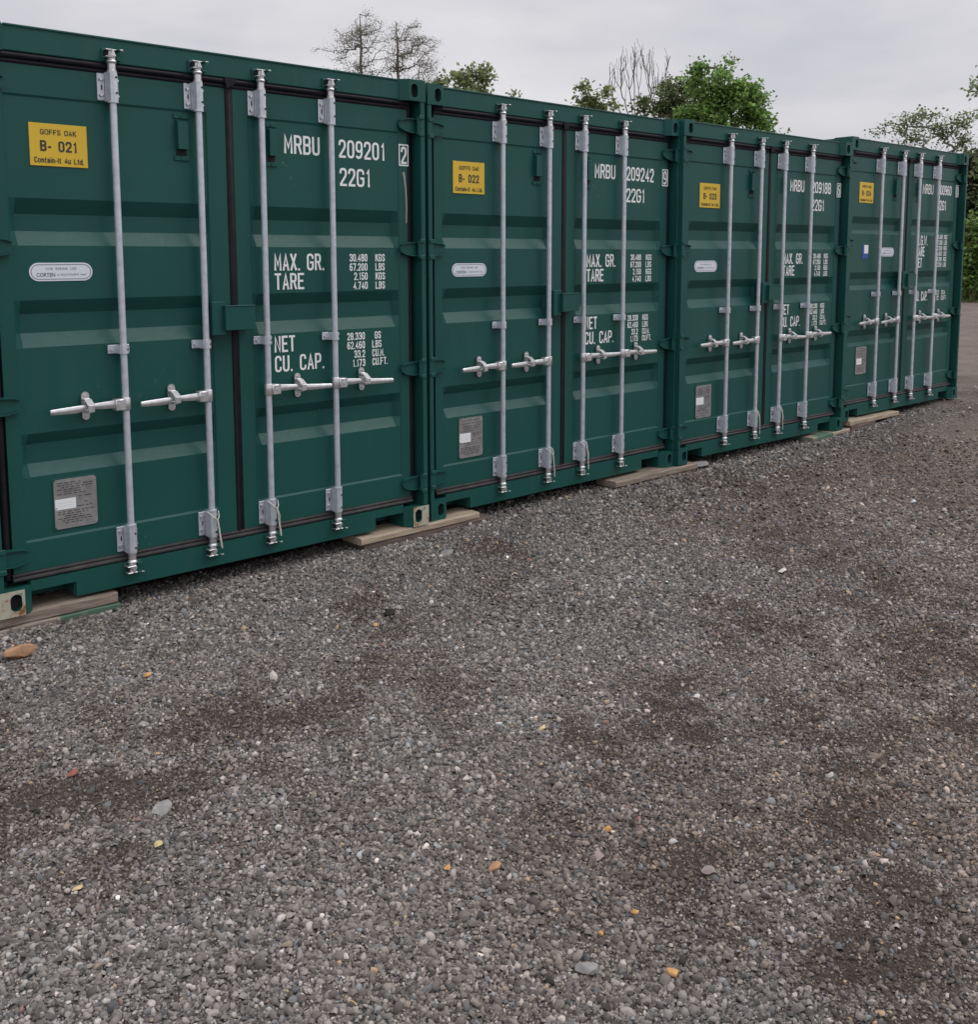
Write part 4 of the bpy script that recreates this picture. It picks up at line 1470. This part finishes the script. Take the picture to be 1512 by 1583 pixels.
mb = MB()
wp = [pix_ground(*q, -0.078) for q in ((455, 1222), (443, 1236), (438, 1250), (440, 1264), (446, 1274))]
mb.tube([(p[0], p[1], float(ground_z(np.array([p[0]]), np.array([p[1]]))[0]) + 0.012 + 0.004 * (i % 2)) for i, p in enumerate(wp)], 0.0016, 6)
tag(obj('bent_wire', mb.mesh('bent_wire', [M['plate']])), 'bent grey wire curving out of the gravel', 'wire')


# ------------------------------------------------------------------ timber under the corners
def plank(x0, x1, y0, y1, z0, z1, mk, label, rot=0.0, tilt=0.0, group='timber packing under the containers', name='wooden_plank'):
    mb = MB()
    cx_, cy_, cz_ = (x0 + x1) / 2, (y0 + y1) / 2, (z0 + z1) / 2
    hx, hy, hz = (x1 - x0) / 2, (y1 - y0) / 2, (z1 - z0) / 2
    rs = random.Random(int(1000 * (x0 + 5 * z0 + 3)))
    n = 9
    ch = min(0.006, hz * 0.4)
    vs = []
    for i in range(n):
        x = -hx + 2 * hx * i / (n - 1)
        jz, jy = rs.uniform(-0.0022, 0.0022), rs.uniform(-0.004, 0.004)
        for (sy, sz) in ((-1, -1), (1, -1), (1, 1), (-1, 1)):
            a = (x, sy * hy + (jy if sy < 0 else 0), sz * (hz - ch) + jz * (sz > 0))
            b_ = (x, sy * (hy - ch) + (jy if sy < 0 else 0), sz * hz + jz * (sz > 0))
            vs += [a, b_] if (sy * sz < 0) == False and False else ([b_, a] if (sy, sz) in ((1, -1), (-1, 1)) else [a, b_])
    m8 = 8
    fs = [(i * m8 + k, i * m8 + (k + 1) % m8, (i + 1) * m8 + (k + 1) % m8, (i + 1) * m8 + k) for i in range(n - 1) for k in range(m8)]
    fs += [tuple(range(m8)), tuple(range((n - 1) * m8, n * m8))]
    mb.add(vs, fs)
    o = obj(name, mb.mesh('plank', [M[mk]], smooth=False))
    o.location = (cx_, cy_, cz_)
    o.rotation_euler = (0, tilt, rot)
    return tag(o, label, 'plank', group)


plank(-0.55, 0.548, 0.028, 0.24, -0.052, -0.0015, 'wood_grey', 'thick weathered grey plank directly under the left corner of container B-021', 0.0)
plank(-0.50, 0.556, 0.020, 0.23, -0.092, -0.054, 'wood_flake', 'lower plank with flaking green paint below the thick grey one at B-021', 0.0)
plank(1.945, 2.855, 0.008, 0.21, -0.043, -0.003, 'wood_pale', 'pale sawn board under the meeting corners of B-021 and B-022', 0.012)
plank(1.975, 2.960, 0.012, 0.23, -0.094, -0.0455, 'wood_dark', 'dark damp plank beneath the pale board between B-021 and B-022', -0.006)
plank(4.155, 5.130, 0.010, 0.20, -0.049, -0.005, 'wood_grey', 'grey brown plank under the meeting corners of B-022 and B-023', 0.006, -0.004)
plank(4.720, 5.150, 0.030, 0.20, -0.082, -0.0505, 'wood_pale', 'short timber offcut supporting the right end of the B-023 plank', 0.01)
plank(6.760, 7.140, -0.015, 0.22, -0.040, -0.001, 'wood_green', 'short green painted board under the right corner of container B-023', 0.05)
plank(7.135, 7.47, 0.010, 0.23, -0.038, 0.001, 'wood_pale', 'stubby pale block wedged under the right corner casting of B-023', 0.0)
plank(7.475, 8.430, 0.010, 0.24, 0.022, 0.0655, 'wood_pale', 'long pale plank under the left corner of container B-024', 0.0)
plank(7.482, 7.95, 0.005, 0.22, -0.034, 0.0205, 'wood_dark', 'dark grey timber block below the long pale plank at B-024', 0.0)

# ------------------------------------------------------------------ trees
def leaf_mat(name):
    mm, t, b = mat(name, (0.06, 0.1, 0.03), 0.6, 0, 0.3)
    a = N(t, 'ShaderNodeAttribute', attribute_name='tone')
    L(t, a, 'Color', b, 'Base Color')
    tr = N(t, 'ShaderNodeBsdfTranslucent'); L(t, a, 'Color', tr, 'Color')
    ms = N(t, 'ShaderNodeMixShader'); ms.inputs['Fac'].default_value = 0.45
    o_ = t.nodes['Material Output']
    L(t, b, 'BSDF', ms, 1); L(t, tr, 'BSDF', ms, 2); L(t, ms, 'Shader', o_, 'Surface')
    return mm


M['leaf'] = leaf_mat('leaves')
mm, t, b = mat('bark', (0.09, 0.075, 0.062), 0.9)
a = noise(t, 6.0, 5, 0.6, stretch=(1, 1, 0.2))
r = ramp(t, a, [(0.3, (0.10, 0.085, 0.074)), (0.7, (0.22, 0.19, 0.165))])
L(t, r, 'Color', b, 'Base Color')
M['bark'] = mm


def grow(trunk, pts, seg, droop, seed, wander=0.10, stems=()):
    """branches reach out from the trunk to every point, each joining the nearest wood below it"""
    r0 = np.random.default_rng(seed)
    cap = len(trunk) + len(pts) * 14 + sum(len(q) for q in stems)
    P = np.zeros((cap, 3)); par = np.full(cap, -1)
    n = 0
    for p in trunk:
        P[n] = p; par[n] = n - 1; n += 1
    for st in stems:                                # further stems that rise from the same foot
        prev = 5
        for p in st:
            P[n] = p; par[n] = prev; prev = n; n += 1
    tr = P[:n].copy()
    dist = np.min(np.linalg.norm(pts[:, None, :] - tr[None], axis=2), axis=1)
    tips = []
    for i in np.argsort(dist):
        p = pts[i]
        d = np.linalg.norm(P[:n] - p, axis=1) + 0.9 * np.maximum(0, P[:n, 2] - p[2] + droop)
        j = int(np.argmin(d))
        ln = np.linalg.norm(P[j] - p)
        k = int(min(12, max(1, round(ln / seg))))
        q0 = P[j].copy(); prev = j
        for s in range(1, k + 1):
            f = s / k
            q = q0 + (p - q0) * f
            q = q + np.array([0, 0, 0.10 * ln * math.sin(math.pi * f)])
            if s < k:
                q = q + r0.normal(0, wander * ln / k, 3)
            P[n] = q; par[n] = prev; prev = n; n += 1
        tips.append(prev)
    P, par = P[:n], par[:n]
    cnt = np.zeros(n)
    kids = np.zeros(n, int)
    np.add.at(kids, par[par >= 0], 1)
    cnt[kids == 0] = 1
    for i in range(n - 1, 0, -1):
        cnt[par[i]] += cnt[i]
    return P, par, cnt, np.array(tips)


def wood_mesh(P, par, rad, sides=5):
    e = np.nonzero(par >= 0)[0]
    p0, p1, r0, r1 = P[par[e]], P[e], rad[par[e]], rad[e]
    r0 = np.minimum(r0, r1 * 1.6)
    d = p1 - p0
    d /= np.linalg.norm(d, axis=1)[:, None] + 1e-9
    ref = np.where(np.abs(d[:, 2:3]) > 0.9, np.array([[1.0, 0, 0]]), np.array([[0, 0, 1.0]]))
    a = np.cross(d, ref); a /= np.linalg.norm(a, axis=1)[:, None] + 1e-9
    bb = np.cross(d, a)
    th = np.arange(sides) * 2 * np.pi / sides
    ring = np.cos(th)[None, :, None] * a[:, None] + np.sin(th)[None, :, None] * bb[:, None]
    v = np.concatenate([p0[:, None] + r0[:, None, None] * ring, (p1 + d * r1[:, None] * 0.3)[:, None] + r1[:, None, None] * ring], 1)
    k = np.arange(sides); k2 = (k + 1) % sides
    f = np.stack([k, k2, sides + k2, sides + k], 1)
    f = (f[None] + (np.arange(len(e)) * 2 * sides)[:, None, None]).reshape(-1, 4)
    me = bpy.data.meshes.new('trunk')
    me.from_pydata(v.reshape(-1, 3).tolist(), [], f.tolist())
    me.materials.append(M['bark'])
    me.polygons.foreach_set('use_smooth', [True] * len(me.polygons))
    return me


def leaf_mesh(centers, per, spread, size, cols, seed, droop=0.0):
    r0 = np.random.default_rng(seed)
    c = np.repeat(centers, per, 0)
    n = len(c)
    c = c + r0.normal(0, 1, (n, 3)) * np.array([spread, spread, spread * 0.75])
    u = r0.normal(0, 1, (n, 3)); u[:, 2] = u[:, 2] * 0.6 - droop
    u /= np.linalg.norm(u, axis=1)[:, None]
    h = r0.normal(0, 1, (n, 3)); h[:, 2] += 1.2
    v_ = np.cross(u, h); v_ /= np.linalg.norm(v_, axis=1)[:, None] + 1e-9
    nn = np.cross(u, v_)
    s = (size * r0.uniform(0.6, 1.35, n))[:, None]
    V = np.stack([c, c + u * s * 0.5 + v_ * s * 0.36 + nn * s * 0.06, c + u * s, c + u * s * 0.5 - v_ * s * 0.36 + nn * s * 0.06], 1).reshape(-1, 3)
    f = (np.array([[0, 1, 2, 3]])[None] + (np.arange(n) * 4)[:, None, None]).reshape(-1, 4)
    clump = np.repeat(r0.uniform(0.75, 1.25, len(centers)), per)
    k = r0.integers(0, len(cols), n)
    col = np.array(cols)[k] * (clump * r0.uniform(0.75, 1.3, n))[:, None]
    me = bpy.data.meshes.new('crown')
    me.from_pydata(V.tolist(), [], f.tolist())
    ca_ = me.attributes.new('tone', 'FLOAT_COLOR', 'POINT')
    ca_.data.foreach_set('color', np.concatenate([np.repeat(col, 4, 0), np.ones((4 * n, 1))], 1).astype(np.float32).ravel())
    me.materials.append(M['leaf'])
    return me


def in_lobes(lobes, depth, n, seed, shell=0.35, clump=1):
    """points inside a few ellipsoids measured off the photograph at the tree's distance; the lobes have real depth"""
    r0 = np.random.default_rng(seed)
    px_m = depth / F_PX
    wts = np.array([l[2] * l[3] for l in lobes], float); wts /= wts.sum()
    res = []
    for (cx_, cy_, rx, ry), wt in zip(lobes, wts):
        c = pix(cx_, cy_, depth)
        k = max(3, int(n * wt))
        q = r0.normal(0, 1, (k, 3)); q /= np.linalg.norm(q, axis=1)[:, None]
        q *= (r0.random(k) ** shell)[:, None]
        if clump:                                   # leaves hang in separate sprays with gaps between
            kc = max(3, k // 11)
            cc = r0.normal(0, 1, (kc, 3)); cc /= np.linalg.norm(cc, axis=1)[:, None]
            cc *= (r0.random(kc) ** 0.45)[:, None]
            q = cc[r0.integers(0, kc, k)] + r0.normal(0, 0.17, (k, 3))
        rad = np.array([rx, (rx + ry) / 2, ry]) * px_m
        right = np.array([AR[0], AR[1], 0]); right /= np.linalg.norm(right)
        fw = np.array([AF[0], AF[1], 0]); fw /= np.linalg.norm(fw)
        res.append(c + q[:, :1] * rad[0] * right + q[:, 1:2] * rad[1] * fw + q[:, 2:] * rad[2] * np.array([0, 0, 1.0]))
    return np.concatenate(res)


def tree(label, trunk_px, lobes, depth, npts, leaf, seed, cat='tree', name='tree', rmin=0.006, rpow=0.42, seg=0.35, shell=0.4, stems=None, droop=0.0, wander=0.1, clump=1, group='trees behind the containers'):
    rs = np.random.default_rng(seed)
    top = pix(trunk_px[0][0], trunk_px[0][1], depth)
    low = pix(trunk_px[1][0], trunk_px[1][1], depth)
    base = low.copy(); base[2] = float(ground_z(np.array([low[0]]), np.array([low[1]]))[0]) - 0.05
    root = bpy.data.objects.new(name, None); C.objects.link(root)
    root.location = base
    tag(root, label, cat, group)
    nodes = []
    k = 12
    for i in range(k + 1):
        f = i / k
        p = base + (low - base) * min(1, f / 0.6) if f < 0.6 else low + (top - low) * ((f - 0.6) / 0.4)
        p = p + np.array([*(rs.normal(0, 0.03, 2)), 0]) * (i > 0)
        nodes.append(p)
    pts = in_lobes(lobes, depth, npts, seed + 5, shell, clump)
    if leaf and cat == 'tree':                      # the crown goes on down behind the containers
        xs0, xs1 = min(l[0] - l[2] for l in lobes), max(l[0] + l[2] for l in lobes)
        yb, hw = max(l[1] + l[3] for l in lobes), (xs1 - xs0) / 2
        cxm = (xs0 + xs1) / 2
        low_ = [(cxm, yb + hw * 0.25, hw * 0.95, hw * 0.5), (cxm - hw * 0.2, yb + hw * 0.8, hw * 0.75, hw * 0.4)]
        pts = np.concatenate([pts, in_lobes(low_, depth, int(npts * 0.6), seed + 6, shell, 1)])
        pts = pts[pts[:, 2] > 1.2]
    st3 = []
    for q in (stems or []):
        dv = rs.uniform(-0.6, 0.6)
        ctl = [pix(a_, b_, depth + dv * (0.3 + 0.7 * i_ / max(1, len(q) - 1))) for i_, (a_, b_) in enumerate(q)]
        fine_ = []
        for a_, b_ in zip(ctl[:-1], ctl[1:]):
            fine_ += [a_ + (b_ - a_) * f_ + rs.normal(0, 0.012, 3) for f_ in (0, .25, .5, .75)]
        st3.append(fine_ + [ctl[-1]])
    P, par, cnt, tips = grow(nodes, pts, seg, droop, seed + 9, wander, st3)
    rad = np.maximum(rmin, rmin * cnt ** rpow)
    Pl = P - base
    tw = wood_mesh(Pl, par, rad)
    obj('trunk', tw, root)
    if leaf:
        per, spread, size, cols = leaf
        obj('crown', leaf_mesh(Pl[tips], per, spread, size, cols, seed + 13), root)
    return root


OLIVE = [(0.151, 0.193, 0.078), (0.218, 0.269, 0.11), (0.287, 0.324, 0.169)]
DARKG = [(0.111, 0.162, 0.061), (0.164, 0.227, 0.087), (0.216, 0.283, 0.124), (0.238, 0.268, 0.161)]
BRIGHT = [(0.145, 0.258, 0.061), (0.2, 0.341, 0.086), (0.263, 0.432, 0.122), (0.124, 0.195, 0.061)]
BUD = [(0.156, 0.163, 0.094), (0.219, 0.212, 0.14), (0.173, 0.163, 0.125)]

tree('tall thin-twigged tree just coming into leaf, with a straight trunk above container B-021', ((557, 22), (560, 150)),
     [(556, 42, 34, 26), (545, 62, 44, 20), (520, 86, 34, 13), (590, 85, 30, 26), (535, 104, 48, 14), (585, 112, 40, 10), (560, 65, 40, 30)], 46, 760, (6, 0.12, 0.052, BUD), 21,
     rmin=0.0068, rpow=0.42, seg=0.30, shell=0.55, wander=0.07, clump=1)
tree('tall thin-twigged tree with a forked spreading crown, right of its straight-trunked twin', ((612, 34), (617, 150)),
     [(612, 46, 22, 18), (640, 52, 26, 18), (625, 80, 34, 30), (662, 72, 26, 14), (650, 100, 40, 20), (612, 108, 22, 16), (675, 66, 14, 5)], 46, 740, (6, 0.12, 0.052, BUD), 22,
     rmin=0.0068, rpow=0.42, seg=0.30, shell=0.55, wander=0.07, clump=1)
tree('small round-leaved olive green tree peeping over the meeting corners of B-021 and B-022', ((742, 100), (735, 200)),
     [(741, 120, 16, 20), (715, 122, 20, 14), (690, 132, 20, 10), (700, 118, 10, 8), (730, 135, 30, 14)], 30, 190, (6, 0.12, 0.13, OLIVE), 23, rmin=0.006)
tree('tip of a leafy sapling just showing over container B-022', ((797, 143), (797, 220)),
     [(797, 152, 7, 9), (805, 160, 8, 8)], 28, 24, (5, 0.08, 0.09, OLIVE), 24, name='sapling')
tree('small twin-topped olive green tree left of the bare dead tree', ((905, 134), (920, 240)),
     [(902, 150, 13, 18), (930, 160, 20, 19), (915, 172, 24, 14), (945, 168, 8, 8)], 30, 170, (6, 0.11, 0.13, OLIVE), 25, rmin=0.006)
tree('bare dead tree of upright grey stems without leaves', ((981, 66), (984, 230)),
     [(981, 90, 8, 26), (965, 100, 8, 34), (990, 85, 10, 20), (1005, 100, 10, 30), (948, 110, 9, 26), (1032, 95, 6, 22), (1015, 130, 16, 24), (945, 140, 12, 16)], 32, 230, None, 26,
     rmin=0.0055, rpow=0.42, seg=0.30, droop=0.7, wander=0.10, shell=0.6, clump=0,
     stems=[[(984, 230), (972, 178), (962, 150), (959, 110), (963, 72)], [(984, 230), (978, 180), (974, 140), (982, 100), (979, 74)], [(984, 230), (985, 170), (990, 130), (994, 88), (985, 60)],
            [(984, 230), (996, 176), (1008, 150), (1001, 112), (992, 90)], [(984, 230), (1004, 170), (1014, 140), (1010, 105), (1004, 80)], [(984, 230), (1018, 168), (1028, 130), (1034, 95), (1027, 74)],
            [(984, 230), (968, 188), (950, 158), (940, 130), (946, 118)]])
tree('dark loosely leaved tree between the bare dead tree and the bright green one', ((1035, 118), (1040, 240)),
     [(1032, 140, 20, 22), (1015, 160, 26, 16), (1055, 150, 26, 22), (1068, 130, 14, 14), (1000, 170, 14, 12), (1045, 172, 40, 14), (1085, 160, 20, 26)], 31, 560, (5, 0.13, 0.115, [(0.10, 0.15, 0.05), (0.15, 0.20, 0.07), (0.19, 0.23, 0.10), (0.10, 0.12, 0.06)]), 27, rmin=0.008)
tree('big bright green leafy tree, the fullest crown above the containers', ((1110, 105), (1115, 260)),
     [(1080, 108, 10, 12), (1078, 122, 16, 14), (1126, 98, 7, 5), (1112, 112, 14, 8), (1110, 140, 44, 26), (1150, 150, 26, 24), (1165, 178, 28, 18), (1120, 175, 60, 26), (1186, 196, 12, 10), (1090, 185, 30, 18), (1060, 176, 22, 12)],
     29, 760, (12, 0.13, 0.115, BRIGHT), 28, rmin=0.009)
tree('straggly tree of arching sparse branches above container B-024', ((1446, 262), (1450, 330)),
     [(1360, 205, 16, 7), (1392, 190, 32, 12), (1422, 180, 30, 18), (1450, 205, 26, 16), (1480, 192, 30, 26), (1410, 214, 40, 12), (1475, 222, 30, 14)], 24, 460, (4, 0.09, 0.070, DARKG), 29, rmin=0.0048, rpow=0.36, shell=0.7)
tree('tall leafy tree reaching into the right edge of the photo', ((1560, 60), (1575, 300)),
     [(1550, 120, 46, 30), (1580, 170, 60, 50), (1513, 142, 10, 10), (1560, 230, 60, 50)], 34, 420, (9, 0.17, 0.15, DARKG), 30, rmin=0.01)
tree('dark tree behind the hedge right of container B-024', ((1500, 225), (1503, 390)),
     [(1505, 250, 24, 26), (1490, 275, 26, 28), (1530, 290, 36, 40), (1503, 320, 40, 30)], 38, 420, (11, 0.22, 0.17, [(0.05, 0.07, 0.03), (0.08, 0.10, 0.045), (0.11, 0.13, 0.06)]), 31, rmin=0.01)
HB = [(0.134, 0.221, 0.055), (0.194, 0.304, 0.083), (0.268, 0.373, 0.117), (0.119, 0.166, 0.055)]
for i, (px_, py_, rx, ry, lab) in enumerate(((1499, 400, 30, 52, 'bright green bush just right of container B-024'),
                                             (1535, 375, 38, 75, 'taller green bush at the right edge of the photo'),
                                             (1600, 390, 50, 60, 'wide green bush further along the hedge bank'))):
    tree(lab, ((px_, py_ - ry * 0.6), (px_, py_ + 30)), [(px_, py_, rx, ry), (px_ - rx * 0.3, py_ + ry * 0.5, rx, ry * 0.5), (px_ + rx * 0.4, py_ - ry * 0.3, rx * 0.6, ry * 0.6)],
         36, 320, (12, 0.2, 0.16, HB), 60 + i, cat='bush', name='bush', rmin=0.008, group='bushes on the far bank')

# rough grass on the bank beyond the yard
r0 = np.random.default_rng(77)
n = 5200
ga = AZ0 + np.radians(r0.uniform(20, 36, n))
gd = r0.uniform(37.5, 44, n)
bx, by = CAM[0] + gd * np.sin(ga), CAM[1] + gd * np.cos(ga)
bz = ground_z(bx, by)
hh = r0.uniform(0.18, 0.55, n) * np.clip((gd - 37.2) / 1.5, 0.25, 1)
an = r0.uniform(0, 2 * np.pi, n)
lean = r0.normal(0, 0.12, (n, 2))
wd = 0.035
V = np.stack([np.stack([bx - wd * np.cos(an), by - wd * np.sin(an), bz], 1), np.stack([bx + wd * np.cos(an), by + wd * np.sin(an), bz], 1),
              np.stack([bx + lean[:, 0], by + lean[:, 1], bz + hh], 1)], 1).reshape(-1, 3)
me = bpy.data.meshes.new('grass')
me.from_pydata(V.tolist(), [], (np.arange(n)[:, None] * 3 + np.array([[0, 1, 2]])).tolist())
ca_ = me.attributes.new('tone', 'FLOAT_COLOR', 'POINT')
gc = np.array([(0.10, 0.13, 0.045), (0.14, 0.15, 0.06), (0.075, 0.11, 0.03)])[r0.integers(0, 3, n)]
ca_.data.foreach_set('color', np.concatenate([np.repeat(gc, 3, 0), np.ones((3 * n, 1))], 1).astype(np.float32).ravel())
me.materials.append(M['leaf'])
tag(obj('grass', me), 'rough green grass along the bank beyond the yard', 'grass', kind='stuff')
